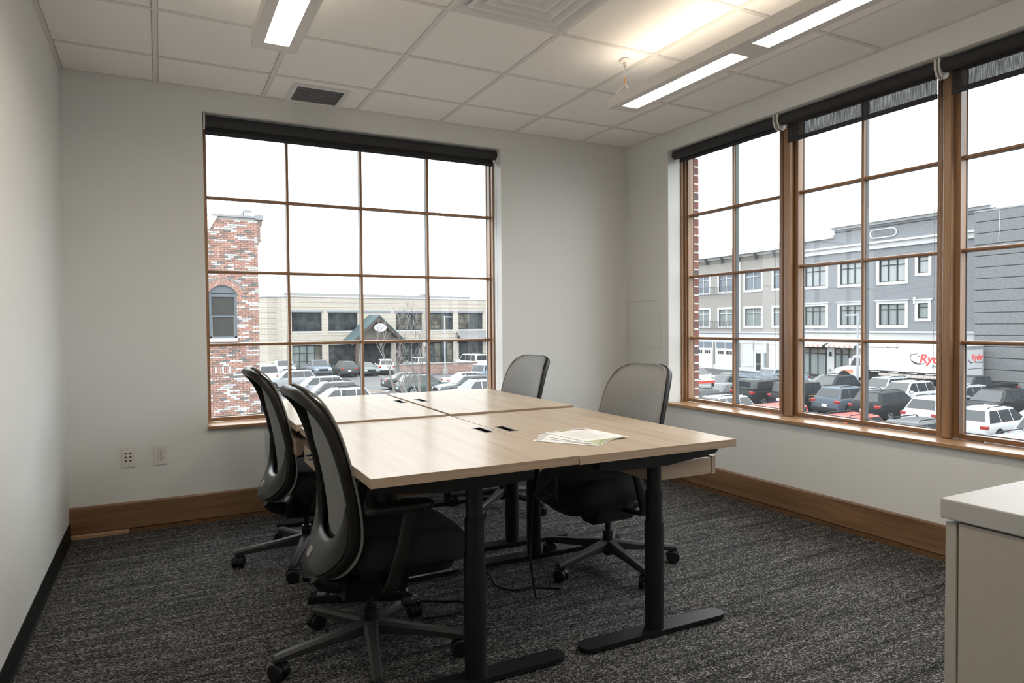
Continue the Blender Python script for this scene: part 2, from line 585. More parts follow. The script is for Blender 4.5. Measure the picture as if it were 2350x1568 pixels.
# ceiling: slab, tees, tiles laid in the grid
XA, YL = 0.4896, -0.4417
xs = [0.0] + [XA + k * T for k in range(6)] + [W]
ys = [0.0] + [YL - k * T for k in range(10)] + [YB]
ceil = struct(MB().box(-0.12, W + TH, YB - 0.12, TH, H + 0.16, H + 0.25).build('ceiling', MAT['wall']))
tw = 0.012
for k in range(6):
    x = XA + k * T
    MB().box(x - tw, x + tw, YB, 0, H, H + 0.03).build('main_tee', MAT['tee'], ceil)
tee_cache = {}
for j in range(10):
    y = YL - j * T
    for i in range(7):
        a, b = xs[i] + (tw if i else 0), xs[i + 1] - (tw if i < 6 else 0)
        L = round(b - a, 3)
        if L not in tee_cache:
            tee_cache[L] = MB().box(0, L, -tw, tw, 0.0006, 0.03).data('cross_tee', MAT['tee'])
        place('cross_tee', tee_cache[L], ceil, (a, y, H))
for a, b, c, d in ((0, 0.022, YB, 0), (W - 0.022, W, YB, 0), (0.022, W - 0.022, -0.022, 0)):
    MB().box(a, b, c, d, H + 0.0004, H + 0.03).build('wall_angle', MAT['tee'], ceil)
DIFF = (3, 3)                     # the diffuser fills this grid cell
tile_cache = {}
for i in range(7):
    for j in range(11):
        if (i, j) == DIFF: continue
        a, b = xs[i] + 0.0, xs[i + 1]
        y1, y0 = ys[j], ys[j + 1]
        ia, ib = (0.022 if i == 0 else tw), (0.022 if i == 6 else tw)
        ja, jb = (0.022 if j == 0 else tw), (0.0 if j == 10 else tw)
        key = (round(b - a, 3), round(y1 - y0, 3), i in (0, 6), j)
        if key not in tile_cache:
            sx, sy = (b - a) - ia - ib - 0.002, (y1 - y0) - ja - jb - 0.002
            tile_cache[key] = MB().rbox(-sx / 2, sx / 2, -sy / 2, sy / 2, 0, 0.018, 0.003, 1).data('ceiling_tile', MAT['tile'])
        place('ceiling_tile', tile_cache[key], ceil, ((a + ia + b - ib) / 2, (y0 + jb + y1 - ja) / 2, H + 0.004))

# baseboards
struct(MB().prism([(0, 0.024), (-0.010, 0.024), (-0.016, 0.030), (-0.016, 0.176), (-0.012, 0.184), (0, 0.184)], 0.0, W, 'x').build('baseboard_back', MAT['base_x']))
sh = struct(MB().prism([(0, 0), (-0.013, 0), (-0.013, 0.018), (-0.006, 0.024), (0, 0.024)], 0.30, W, 'x').build('trim_1', MAT['shoe']))
struct(MB().prism([(0, 0), (-0.022, 0), (-0.022, 0.016), (-0.012, 0.0245), (0, 0.0245)], 0.0, 0.298, 'x').build('trim_2', MAT['pale_wood']))
struct(MB().prism([(W, 0.026), (W - 0.012, 0.026), (W - 0.018, 0.034), (W - 0.018, 0.176), (W - 0.014, 0.184), (W, 0.184)], YB, -0.016, 'y').build('baseboard_right', MAT['base_y']))
struct(MB().prism([(W, 0), (W - 0.013, 0), (W - 0.013, 0.020), (W - 0.006, 0.026), (W, 0.026)], YB, -0.016, 'y').build('trim_3', MAT['shoe']))
struct(MB().prism([(0, 0), (0.012, 0), (0.006, 0.012), (0.004, 0.10), (0, 0.10)], YB, -0.026, 'y').build('baseboard_left', MAT['rubber']))

# ------------------------------------------------------------------ windows
ZB = [1.107, 1.587, 2.068]                       # heights of the three muntin bars
GZ0, GZ1 = 0.632, 2.532                          # glass from sill to head

def window(name, along, a0, a1, bars, frame_up, frame_al, sill=None):
    """along 'x': in the back wall (depth +y); along 'y': in the right wall (depth +x).
    a0..a1 sash limits, bars: positions of the upright muntins"""
    w = node(name)
    def bx(mb, s0, s1, d0, d1, z0, z1):
        if along == 'x': mb.box(s0, s1, d0, d1, z0, z1)
        else: mb.box(W + d0, W + d1, s0, s1, z0, z1)
        return mb
    def bar(s0, s1, z0, z1, up):
        """moulded muntin: rounded towards the room"""
        c = [( -0.011, 0.0), (-0.0085, -0.014), (-0.004, -0.0185), (0.004, -0.0185), (0.0085, -0.014), (0.011, 0.0)]
        mb = MB()
        if up:
            s = (s0 + s1) / 2
            if along == 'x': mb.prism([(s + p, 0.200 + q) for p, q in c], z0, z1, 'z')
            else: mb.prism([(W + 0.200 + q, s + p) for p, q in c], z0, z1, 'z')
        else:
            z = (z0 + z1) / 2
            if along == 'x': mb.prism([(0.2005 + q, z + p) for p, q in c], s0, s1, 'x')
            else: mb.prism([(W + 0.2005 + q, z + p) for p, q in c], s0, s1, 'y')
        return mb
    # sash: two stiles, two rails
    st = 0.026
    for s in ((a0 - st, a0), (a1, a1 + st)):
        bx(MB(), s[0], s[1], 0.165, 0.215, GZ0 - 0.024, GZ1 + 0.02).build('sash_stile', frame_up, w)
    bx(MB(), a0, a1, 0.166, 0.214, GZ0 - 0.024, GZ0).build('sash_rail', frame_al, w)
    bx(MB(), a0, a1, 0.166, 0.214, GZ1, GZ1 + 0.02).build('sash_rail', frame_al, w)
    cols = [a0] + sorted(bars) + [a1]
    rows = [GZ0] + ZB + [GZ1]
    for b in bars:
        bar(b - 0.011, b + 0.011, GZ0, GZ1, True).build('muntin', frame_up, w)
    for z in ZB:
        bar(a0, a1, z - 0.011, z + 0.011, False).build('muntin', frame_al, w)
    # spacer bars and outer muntins behind the glass
    o = MB()
    for b in bars: bx(o, b - 0.009, b + 0.009, 0.2065, 0.236, GZ0, GZ1)
    for z in ZB: bx(o, a0, a1, 0.2065, 0.230, z - 0.009, z + 0.009)
    for s in ((a0 - 0.03, a0 + 0.004), (a1 - 0.004, a1 + 0.012)): bx(o, s[0], s[1], 0.2155, 0.222, GZ0 - 0.02, GZ1 + 0.02)
    bx(o, a0, a1, 0.2155, 0.225, GZ0 - 0.03, GZ0 + 0.004)
    bx(o, a0, a1, 0.2155, 0.225, GZ1 - 0.004, GZ1 + 0.03)
    o.build('outer_bars', MAT['gasket'], w)
    for i in range(len(cols) - 1):
        for j in range(4):
            s0, s1, z0, z1 = cols[i], cols[i + 1], rows[j], rows[j + 1]
            if along == 'x': v = [(s0, 0.203, z0), (s1, 0.203, z0), (s1, 0.203, z1), (s0, 0.203, z1)]
            else: v = [(W + 0.203, s1, z0), (W + 0.203, s0, z0), (W + 0.203, s0, z1), (W + 0.203, s1, z1)]
            MB().add(v, [(0, 1, 2, 3)]).build('pane', MAT['glass'], w)
    return w

w1 = window('window_1', 'x', 0.768, 2.790, [1.2725, 1.779, 2.2855], MAT['frame_v'], MAT['frame_x'])
f = MB()
f.box(OX0, OX0 + 0.001, 0.125, 0.166, 0.605, OZ1)
f.box(OX1 - 0.001, OX1, 0.125, 0.166, 0.605, OZ1)
MB().box(OX0, OX0 + 0.012, 0.125, 0.25, 0.605, OZ1).build('jamb', MAT['frame_v'], w1)
MB().box(OX1 - 0.012, OX1, 0.125, 0.25, 0.605, OZ1).build('jamb', MAT['frame_v'], w1)
MB().box(OX0 + 0.012, OX1 - 0.012, 0.125, 0.25, OZ1 - 0.016, OZ1).build('head', MAT['frame_x'], w1)
MB().rbox(OX0 - 0.002, OX1 + 0.002, -0.030, 0.168, 0.583, 0.605, 0.003).build('sill', MAT['sill_x'], w1)

MUL = [(-1.555, -1.502), (-2.562, -2.520), (-3.578, -3.530)]
BAYS = [(-1.436, -0.558, [-1.003]), (-2.470, -1.585, [-2.022]), (-3.492, -2.588, [-3.040]), (-4.505, -3.605, [-4.055])]  # last bay is unseen, added to bring in more daylight
for k, (a0, a1, bars) in enumerate(BAYS):
    wn = window('window_%d' % (k + 2), 'y', a0, a1, bars, MAT['frame_v'], MAT['frame_y'])
    if k == 0:
        MB().box(W + 0.125, W + 0.215, RY1 - 0.012, RY1, 0.605, OZ1).build('jamb', MAT['frame_v'], wn)
        MB().box(W + 0.150, W + 0.215, RY1 - 0.030, RY1 - 0.012, 0.605, OZ1).build('jamb_stop', MAT['frame_v'], wn)
        MB().rbox(W - 0.030, W + 0.168, RY0 - 0.002, RY1 + 0.002, 0.583, 0.605, 0.003).build('sill', MAT['sill_y'], wn)
    if k == 3:
        MB().box(W + 0.125, W + 0.25, RY0, RY0 + 0.034, 0.605, OZ1).build('jamb', MAT['frame_v'], wn)
    MB().box(W + 0.125, W + 0.25, a0 - 0.026, a1 + 0.026, OZ1 - 0.016, OZ1).build('head', MAT['frame_y'], wn)
    # outer reveal strip between sash and mullion
    MB().box(W + 0.175, W + 0.245, a0 - 0.040, a0 - 0.0265, 0.605, OZ1 - 0.016).build('stile_stop', MAT['frame_v'], wn)
    MB().box(W + 0.175, W + 0.215, a1 + 0.0265, a1 + 0.030, 0.605, OZ1 - 0.016).build('stile_stop', MAT['frame_v'], wn)
for k, (y0, y1) in enumerate(MUL):
    m = MB().rbox(W + 0.125, W + 0.245, y0, y1, 0.605, OZ1, 0.003, 1)
    struct(m.build('trim_%d' % (4 + k), MAT['frame_v']))

# drywall reveals are part of the walls; roller blinds hang inside them
def blind(label, along, a0, a1, zc, r, dep, drop, chain_at=None, brackets=(True, True), group=None):
    t = thing('roller_blind', label, 'blind', (0, 0, 0), 0, group)
    def P(s, d, z): return (s, d, z) if along == 'x' else (W + d, s, z)
    MB().cyl(P(a0, dep, zc), P(a1, dep, zc), r, n=28).build('roller', MAT['shade'], t, True)
    zb = zc - drop
    d1 = dep + r - 0.002
    mb = MB()
    if along == 'x': mb.box(a0 + 0.003, a1 - 0.003, d1 - 0.001, d1, zb, zc)
    else: mb.box(W + d1 - 0.001, W + d1, a0 + 0.02, a1 - 0.02, zb, zc)
    mb.build('fabric', MAT['sheer'] if drop > 0.1 else MAT['shade'], t)
    hb = MB()
    if along == 'x': hb.rbox(a0 + 0.003, a1 - 0.003, d1 - 0.007, d1 + 0.006, zb - 0.028, zb, 0.004)
    else: hb.rbox(W + d1 - 0.007, W + d1 + 0.006, a0 + 0.02, a1 - 0.02, zb - 0.028, zb, 0.004)
    hb.build('hem_bar', MAT['shade'], t)
    for s, on in zip((a0 - 0.006, a1 + 0.006), brackets):
        if not on: continue
        b = MB()
        if along == 'x':
            b.prism([(dep - r - 0.004, zc - r * 0.3), (dep - r * 0.2, zc - r - 0.022), (dep + r + 0.008, zc - r - 0.010), (dep + r + 0.008, OZ1), (dep - r - 0.004, OZ1)], s - 0.005, s + 0.005, 'x')
        else:
            b.prism([(W + dep - r - 0.004, zc - r * 0.3), (W + dep - r * 0.6, zc - r - 0.016), (W + dep + r * 0.4, zc - r - 0.030), (W + dep + r + 0.008, zc - r - 0.008), (W + dep + r + 0.008, OZ1), (W + dep - r - 0.004, OZ1)], s - 0.005, s + 0.005, 'y')
        b.build('bracket', MAT['bracket'], t)
    if chain_at:
        s0, s1, zlow = chain_at
        mb = MB()
        z = zc
        pts = []
        while z > zlow + 0.012:
            pts.append((s0, z)); pts.append((s1, z)); z -= 0.0085
        for q in range(1, 8):
            an = PI * q / 8
            pts.append(((s0 + s1) / 2 + (s1 - s0) / 2 * math.cos(an), zlow + 0.012 - 0.014 * math.sin(an)))
        for s, z in pts:
            c = Vector(P(s, dep, z))
            q = 0.0026
            mb.add([c + Vector(v) * q for v in ((1, 0, 0), (0, 1, 0), (-1, 0, 0), (0, -1, 0), (0, 0, 1.2), (0, 0, -1.2))],
                   [(0, 1, 4), (1, 2, 4), (2, 3, 4), (3, 0, 4), (1, 0, 5), (2, 1, 5), (3, 2, 5), (0, 3, 5)])
        stuff(mb.build('bead_chain', MAT['chain'], t))
    return t

blind('wide charcoal roller blind rolled up above the four-by-four window in the back wall', 'x', 0.760, 2.796, 2.524, 0.034, 0.062, 0.050, (2.802, 2.772, 0.70))
blind('short charcoal roller blind fully rolled up, next to the brick-edged window', 'y', -1.500, -0.526, 2.530, 0.034, 0.062, 0.030, (-1.494, -1.522, 0.652), (True, False))
blind('charcoal roller blind let down a hand over the middle window of the right wall', 'y', -2.526, -1.540, 2.528, 0.034, 0.066, 0.120, (-2.512, -2.540, 0.690))
blind('charcoal roller blind let down a hand, cut by the right edge of the view', 'y', -3.530, -2.558, 2.528, 0.034, 0.066, 0.120, None)
blind('charcoal roller blind of the unseen window added for daylight next to the cabinet', 'y', -4.548, -3.560, 2.528, 0.034, 0.066, 0.120, None)

# ------------------------------------------------------------------ pendant lamps, ceiling fittings
def pendant(label, xc, yend, n_lens, wires):
    t = thing('linear_pendant_lamp', label, 'lamp', (xc, yend, 0), 0)
    hw, z0, z1 = 0.0935, 2.425, 2.478
    seg, gap, end = 0.805, 0.118, 0.072
    L = end * 2 + n_lens * seg + (n_lens - 1) * gap
    lw = 0.0505
    body = MB()
    # shell with openings for the lenses: side rails, end blocks, bridges
    body.box(-hw, -lw, -L, 0, z0, z1).box(lw, hw, -L, 0, z0, z1)
    y = 0.0
    cuts = []
    for k in range(n_lens):
        y0 = -(end + k * (seg + gap))
        cuts.append((y0 - seg, y0))
    edges = [0.0] + [c for a, b in cuts for c in (b, a)] + [-L]
    for k in range(0, len(edges), 2):
        body.box(-lw, lw, edges[k + 1], edges[k], z0, z1)
    body.build('housing', MAT['lamp_body'], t)
    for a, b in cuts:
        MB().box(-lw, lw, a, b, z0 + 0.0015, z0 + 0.006).build('lens', MAT['lens'], t)
    MB().box(-0.08, 0.08, -L + 0.10, -0.10, z1, z1 + 0.003).build('uplight_lens', MAT['uplens'], t)
    for wy in wires:
        c = MB().cyl((0, wy, H - 0.012), (0, wy, H + 0.0005), 0.030, 0.032, 24)
        MB().cyl((0, wy, H - 0.012), (0, wy, H - 0.030), 0.030, 0.0)
        c.build('canopy', MAT['lamp_body'], t, True)
        MB().cyl((0, wy, H - 0.034), (0, wy, H - 0.012), 0.007, 0.008, 12).build('cable_gripper', MAT['steel'], t, True)
        zk = 2.566
        MB().tube([(0, wy, H - 0.03), (0, wy, zk + 0.03)], 0.0014, 6).build('suspension_wire', MAT['steel'], t, True)
        MB().cyl((0, wy, zk), (0, wy, zk + 0.036), 0.0055, 0.0045, 10).build('wire_coupler', MAT['brass'], t, True)
        v = MB()
        v.tube([(0, wy, zk), (-0.020, wy, zk - 0.018), (-0.091, wy, z1 - 0.012)], 0.0014, 6)
        v.tube([(0, wy, zk), (0.020, wy, zk - 0.018), (0.091, wy, z1 - 0.012)], 0.0014, 6)
        v.build('wire_yoke', MAT['steel'], t, True)
    return t

pendant('long white pendant lamp with lit strips, hung along the right-hand windows', 2.822, -1.505, 3, [-0.032, -1.40, -2.72])
pendant('white pendant lamp with lit strip nearer the blank left wall', 0.949, -1.512, 3, [-1.30, -2.72])

t = thing('return_grille', 'small grey egg-crate return grille in a white frame above the back window', 'vent', (1.404, -0.196, H))
g = MB()
fx, fy, ix, iy = 0.172, 0.168, 0.143, 0.138
for a, b, c, d in ((-fx, fx, -fy, -iy), (-fx, fx, iy, fy), (-fx, -ix, -iy, iy), (ix, fx, -iy, iy)):
    g.box(a, b, c, d, -0.007, 0.004)
g.build('frame', MAT['diffuser'], t)
g = MB()
n = 22
for k in range(n + 1):
    p = -ix + 2 * ix * k / n
    g.box(p - 0.0022, p + 0.0022, -iy, iy, -0.003, 0.0035)
for k in range(n + 1):
    p = -iy + 2 * iy * k / n
    g.box(-ix, ix, p - 0.0022, p + 0.0022, -0.0032, 0.0035)
g.build('egg_crate', MAT['grille'], t)
MB().box(-ix, ix, -iy, iy, 0.0034, 0.0039).build('backing', M('vent_dark', (0.05, 0.052, 0.055), 0.8), t)

dx = XA + 2 * T + T / 2
dy = YL - 2 * T - T / 2
t = thing('ceiling_diffuser', 'large square stepped air diffuser of white metal in the ceiling grid', 'vent', (dx, dy, H))
d = MB()
def sq(r, z): return [(-r, -r, z), (r, -r, z), (r, r, z), (-r, r, z)]
o_ = 0.292
d.rings([sq(o_, 0.004), sq(o_, -0.004), sq(o_ - 0.006, -0.004), sq(o_ - 0.098, 0.034), sq(o_ - 0.098, 0.040)], cap0=False, cap1=False)
d.build('outer_frame', MAT['diffuser'], t)
for r0, r1 in ((0.240, 0.135), (0.180, 0.075), (0.120, 0.030)):
    MB().rings([sq(r1, 0.038), sq(r1, 0.034), sq(r0 - 0.026, -0.001), sq(r0 - 0.022, -0.004), sq(r0 - 0.003, -0.004), sq(r0, -0.001), sq(r0 - 0.010, 0.006), sq(r1 + 0.02, 0.038)],
               cap0=False, cap1=False, loop=True).build('cone', MAT['diffuser'], t)
MB().rings([sq(0.060, 0.004), sq(0.052, -0.003)], cap0=True, cap1=True).build('centre_plate', MAT['diffuser'], t)
MB().box(-0.28, 0.28, -0.28, 0.28, 0.0415, 0.046).build('plenum', MAT['diffuser'], t)

# ------------------------------------------------------------------ wall fittings
t = thing('data_jack_plate', 'white wall plate with six data jacks, left of the power outlet', 'wall plate', (0.301, 0, 0.452))
MB().rbox(-0.035, 0.035, -0.007, 0.001, -0.061, 0.061, 0.003).build('plate', MAT['plate'], t)
MB().rbox(-0.026, 0.026, -0.0095, -0.005, -0.038, 0.038, 0.001, 1).build('insert', MAT['plate'], t)
for r in range(3):
    for c in (-1, 1):
        x, z = c * 0.0125, 0.022 - r * 0.022
        MB().prism([(x - 0.006, z + 0.004), (x + 0.006, z + 0.004), (x + 0.006, z - 0.001), (x + 0.002, z - 0.005), (x - 0.002, z - 0.005), (x - 0.006, z - 0.001)], -0.0105, -0.009, 'y').build('jack', MAT['hole'], t)
for z in (-0.05, 0.05):
    MB().cyl((0, -0.0082, z), (0, -0.0065, z), 0.0028, n=10).build('screw', MAT['slot_rim'], t)
t = thing('power_outlet', 'white duplex power outlet below the window corner on the back wall', 'outlet', (0.472, 0, 0.451))
MB().rbox(-0.036, 0.036, -0.006, 0.001, -0.062, 0.062, 0.003).build('plate', MAT['plate'], t)
for z in (-0.020, 0.020):
    s = MB()
    pts = [(0.0165 * math.cos(a), z + 0.0145 * max(-0.86, min(0.86, math.sin(a))) / 0.86) for a in [2 * PI * i / 24 for i in range(24)]]
    r = MB().prism(pts, -0.0085, -0.005, 'y').build('socket', MAT['plate'], t)
    s = MB()
    s.box(-0.0075, -0.0055, -0.0089, -0.008, z + 0.000, z + 0.009)
    s.box(0.0050, 0.0070, -0.0089, -0.008, z + 0.001, z + 0.009)
    s.cyl((0, -0.0089, z - 0.006), (0, -0.008, z - 0.006), 0.0026, n=10)
    s.build('slots', MAT['hole'], r)
    ring = [(0.0178 * math.cos(a), -0.0062, z + 0.0158 * max(-0.86, min(0.86, math.sin(a))) / 0.86) for a in [2 * PI * i / 24 for i in range(24)]]
    MB().tube(ring, 0.0008, 4, True).build('outline', MAT['slot_rim'], r)
MB().cyl((0, -0.0075, 0), (0, -0.0055, 0), 0.0028, n=10).build('screw', MAT['slot_rim'], t)

t = thing('access_panel', 'square white access panel set flush in the wall beside the corner', 'wall panel', (W, -0.216, 1.228))
pf = MB()
a, b = 0.207, 0.202
pf.box(-0.006, 0.001, -a, a, -b, -b + 0.022).box(-0.006, 0.001, -a, a, b - 0.022, b).box(-0.006, 0.001, -a, -a + 0.022, -b + 0.022, b - 0.022).box(-0.006, 0.001, a - 0.022, a, -b + 0.022, b - 0.022)
pf.build('frame', MAT['wall'], t)
MB().box(-0.0045, 0.001, -a + 0.0245, a - 0.0245, -b + 0.0245, b - 0.0245).build('door', MAT['wall'], t)
MB().cyl((-0.0055, -a + 0.04, -0.02), (-0.004, -a + 0.04, -0.02), 0.006, n=12).build('latch', MAT['reveal'], t)

# ------------------------------------------------------------------ desks
DEP, LEN, DTH = 0.735, 1.205, 0.030

def desk(label, x, y, ang, hz, user, foot_dx, drawer=None, slot=None, LEN=LEN):
    """user = +1: the sitter's side is +x; parts are laid out in the desk's own frame"""
    t = thing('sit_stand_desk', label, 'desk', (x, y, 0), ang, 'desks pushed together in a block of four')
    hx, hy = DEP / 2, LEN / 2
    z0, z1 = hz - DTH, hz
    sl = slot                                                 # x0,x1,y0,y1 of the cable slot
    top = MB()
    if sl:
        a, b, c, d = sl
        top.box(-hx, a, -hy, hy, z0, z1).box(b, hx, -hy, hy, z0, z1).box(a, b, -hy, c, z0, z1).box(a, b, d, hy, z0, z1)
    else:
        top.box(-hx, hx, -hy, hy, z0, z1)
    dt = top.build('desktop', MAT['oak'], t)
    e = 0.0008
    for s in (-1, 1):
        q = (s * hx, s * (hx + e))
        MB().box(min(q), max(q), -hy - e, hy + e, z0, z1 - 0.0005).build('edge_band', MAT['oak_edge'], t)
        q = (s * hy, s * (hy + e))
        MB().box(-hx, hx, min(q), max(q), z0, z1 - 0.0005).build('edge_band', MAT['oak_edge_x'], t)
    if sl:
        a, b, c, d = sl
        r = MB()
        w_ = 0.004
        for p in ((a - w_, a + 0.001, c - w_, d + w_), (b - 0.001, b + w_, c - w_, d + w_), (a, b, c - w_, c + 0.001), (a, b, d - 0.001, d + w_)):
            r.box(p[0], p[1], p[2], p[3], z1 - 0.004, z1 + 0.0012)
        r.build('slot_rim', MAT['slot_rim'], t)
        MB().box(a, b, c, d, z0 + 0.002, z1 - 0.0025).build('slot_brush', MAT['slot'], t)
    cx = foot_dx
    for ye in (-1, 1):
        yc = ye * (hy - 0.105)
        # foot: flat bar with round ends
        L2, w2 = 0.35, 0.040
        pl = [(cx + L2 - w2 + w2 * math.sin(k * PI / 10), yc + -w2 * math.cos(k * PI / 10)) for k in range(11)]
        pl += [(cx - L2 + w2 - w2 * math.sin(k * PI / 10), yc + w2 * math.cos(k * PI / 10)) for k in range(11)]
        ft = MB().prism(pl, 0.009, 0.024, 'z')
        ft.build('foot', MAT['black'], t)
        for s in (-1, 1):
            MB().cyl((cx + s * (L2 - 0.05), yc, 0), (cx + s * (L2 - 0.05), yc, 0.0095), 0.012, 0.010, 12).build('glide', MAT['steel'], t, True)
        # three-stage column, each stage an oval tube
        def oval(rx, ry, za, zb):
            return MB().rings([[(cx + rx * math.cos(a), yc + ry * math.sin(a), z) for a in [2 * PI * k / 28 for k in range(28)]] for z in (za, zb)])
        oval(0.038, 0.036, 0.024, 0.445).build('column_lower', MAT['black'], t, True)
        oval(0.0335, 0.0315, 0.445, 0.565).build('column_middle', MAT['black'], t, True)
        oval(0.0290, 0.0270, 0.565, z0 - 0.030).build('column_upper', MAT['black'], t, True)
        # cross beam under the top, tapering towards the sitter
        xa, xb, xm = -0.235 * user, 0.345 * user, 0.09 * user
        prof = [(xa, z0 - 0.001), (xa, z0 - 0.046), (xa + 0.008 * user, z0 - 0.052), (-0.10 * user, z0 - 0.062), (xm, z0 - 0.062), (xb - 0.012 * user, z0 - 0.036), (xb, z0 - 0.024), (xb, z0 - 0.001)]
        MB().prism(prof, yc - 0.028, yc + 0.028, 'y').build('cross_beam', MAT['black'], t)
    for s in (-1, 1):
        MB().box(cx + s * 0.055 - 0.02, cx + s * 0.055 + 0.02, -hy + 0.13, hy - 0.13, z0 - 0.046, z0 - 0.004).build('side_rail', MAT['black'], t)
    MB().rbox(user * (hx - 0.05) - 0.03, user * (hx - 0.05) + 0.03, -user * 0.30 - 0.05, -user * 0.30 + 0.05, z0 - 0.024, z0 - 0.001, 0.004).build('height_switch', MAT['black'], t)
    if drawer:
        y0, y1, zd, xin = drawer
        xo = user * (hx - 0.012)
        xi = user * xin
        lo, hi = min(xo, xi), max(xo, xi)
        fr = (min(xo, xo - user * 0.018), max(xo, xo - user * 0.018))
        MB().box(fr[0], fr[1], y0, y1, zd, z0 - 0.052).build('drawer_front', MAT['oak_edge'], t)
        for ya in (y0 + 0.002, y1 - 0.017):
            MB().box(min(xi, xo - user * 0.018), max(xi, xo - user * 0.018), ya, ya + 0.015, zd + 0.002, z0 - 0.058).build('drawer_side', MAT['oak_edge_x'], t)
        MB().box(min(xi, xi + user * 0.015), max(xi, xi + user * 0.015), y0 + 0.017, y1 - 0.017, zd + 0.002, z0 - 0.058).build('drawer_back', MAT['oak_edge'], t)
        MB().box(min(xi + user * 0.015, xo - user * 0.018), max(xi + user * 0.015, xo - user * 0.018), y0 + 0.017, y1 - 0.017, zd + 0.010, zd + 0.018).build('drawer_bottom', MAT['oak_edge_x'], t)
        yh = (y0 + y1) / 2
        h = MB().tube([(xo, yh - 0.05, zd + 0.062), (xo + user * 0.030, yh - 0.05, zd + 0.062), (xo + user * 0.030, yh + 0.05, zd + 0.062), (xo, yh + 0.05, zd + 0.062)], 0.0045, 8)
        h.build('drawer_handle', MAT['chrome'], t, True)
    return t

desk('near left desk of the block, its long white-lit top nearest the camera', 1.410, -2.039, -0.008, 0.761, -1, 0.015, (0.10, 0.58, 0.605, 0.02), (0.300, 0.338, 0.02, 0.165))
desk('near right desk of the block, holding the fanned papers', 2.160, -2.043, -0.016, 0.757, 1, 0.040, (-0.50, -0.02, 0.600, 0.03), (-0.335, -0.297, 0.02, 0.165))
desk('far left desk of the block, under the back window by the left chair', 1.4145, -0.8335, -0.025, 0.769, -1, 0.015, (-0.48, 0.0, 0.605, 0.02), (0.310, 0.348, 0.02, 0.165), 1.180)
desk('far right desk of the block, reaching towards the window corner', 2.178, -0.832, -0.026, 0.767, 1, 0.030, (0.06, 0.54, 0.605, 0.03), (-0.315, -0.277, 0.02, 0.165), 1.186)

# ------------------------------------------------------------------ papers fanned on the near right desk
def sheet(label, corners, z, stripe=True):
    """corners: head-left, head-right, foot-right, foot-left on the desk"""
    A, B_, C_, D = [Vector((p[0], p[1], 0)) for p in corners]
    t = thing('paper_sheet', label, 'paper', ((A.x + B_.x + C_.x + D.x) / 4, (A.y + B_.y + C_.y + D.y) / 4, z), 0, 'papers fanned on the desk')
    o = t.location
    def q(u, v, dz): p = A.lerp(B_, u).lerp(D.lerp(C_, u), v); return (p.x - o.x, p.y - o.y, dz)
    n = 6
    th = 0.0004
    up = [q(i / n, j / n, th + 0.0012 * math.sin(PI * i / n) * (1 - j / n)) for j in range(n + 1) for i in range(n + 1)]
    dn = [(p[0], p[1], p[2] - th) for p in up]
    N = (n + 1) ** 2
    fs_ = [(j * (n + 1) + i, j * (n + 1) + i + 1, (j + 1) * (n + 1) + i + 1, (j + 1) * (n + 1) + i) for j in range(n) for i in range(n)]
    fs2 = [tuple(N + i for i in reversed(f_)) for f_ in fs_]
    rim = []
    ed = [i for i in range(n + 1)] + [(n + 1) * k + n for k in range(1, n + 1)] + [n * (n + 1) + i for i in range(n - 1, -1, -1)] + [(n + 1) * k for k in range(n - 1, 0, -1)]
    for i in range(len(ed)):
        a, b = ed[i], ed[(i + 1) % len(ed)]
        rim.append((a, b, N + b, N + a))
    MB().add(up + dn, fs_ + fs2 + rim).build('leaf', MAT['paper'], t)
    pr = MB()
    hh = lambda u, v: th + 0.0012 * math.sin(PI * u) * (1 - v) + 0.00025
    def patch(u0, u1, v0, v1, mi):
        pr.mat(mi)
        m = 4
        vs_ = [q(u0 + (u1 - u0) * i / m, v, hh(u0 + (u1 - u0) * i / m, v)) for v in (v0, v1) for i in range(m + 1)]
        pr.add(vs_, [(i, i + 1, m + 2 + i, m + 1 + i) for i in range(m)])
    patch(0.05, 0.95, 0.955, 0.985, 0)
    patch(0.04, 0.30, 0.03, 0.10, 3)
    patch(0.30, 0.62, 0.02, 0.09, 1)
    patch(0.62, 0.94, 0.03, 0.10, 2)
    patch(0.72, 0.95, 0.105, 0.15, 4)
    rnd = random.Random(len(label))
    for k in range(14):
        v = 0.24 + k * 0.045
        patch(0.12, 0.55 + 0.3 * rnd.random(), v, v + 0.008, 3)
    pr.build('print', [MAT['ink_green'], MAT['ink_olive'], MAT['ink_violet'], MAT['ink_grey'], MAT['ink_orange']], t)
    return t

PZ = 0.757
def sheet_at(label, cx, cy, ang, z):
    L, w_ = 0.2794, 0.2159
    c, s = math.cos(ang), math.sin(ang)
    f2 = lambda u, v: (cx + c * u - s * v, cy + s * u + c * v)
    # head towards the far left, foot towards the near right of the desk
    sheet(label, [f2(-w_ / 2, L / 2), f2(w_ / 2, L / 2), f2(w_ / 2, -L / 2), f2(-w_ / 2, -L / 2)], z)
sheet_at('bottom sheet of the paper fan, its violet-edged corner reaching furthest left', 1.960, -2.335, 0.62, PZ + 0.0012)
sheet_at('second sheet up in the paper fan, mostly covered by the ones above', 1.990, -2.318, 0.42, PZ + 0.0030)
sheet_at('third sheet up in the paper fan, just under the top sheet', 2.004, -2.305, 0.28, PZ + 0.0048)
sheet_at('top sheet of the paper fan, white with a green stripe along its foot', 2.040, -2.292, 0.10, PZ + 0.0066)

# ------------------------------------------------------------------ task chairs
def lerp_table(tab, z):
    if z <= tab[0][0]: return tab[0][1]
    for (a, x0), (b, x1) in zip(tab, tab[1:]):
        if z <= b:
            u = (z - a) / (b - a)
            return x0 + (x1 - x0) * u
    return tab[-1][1]

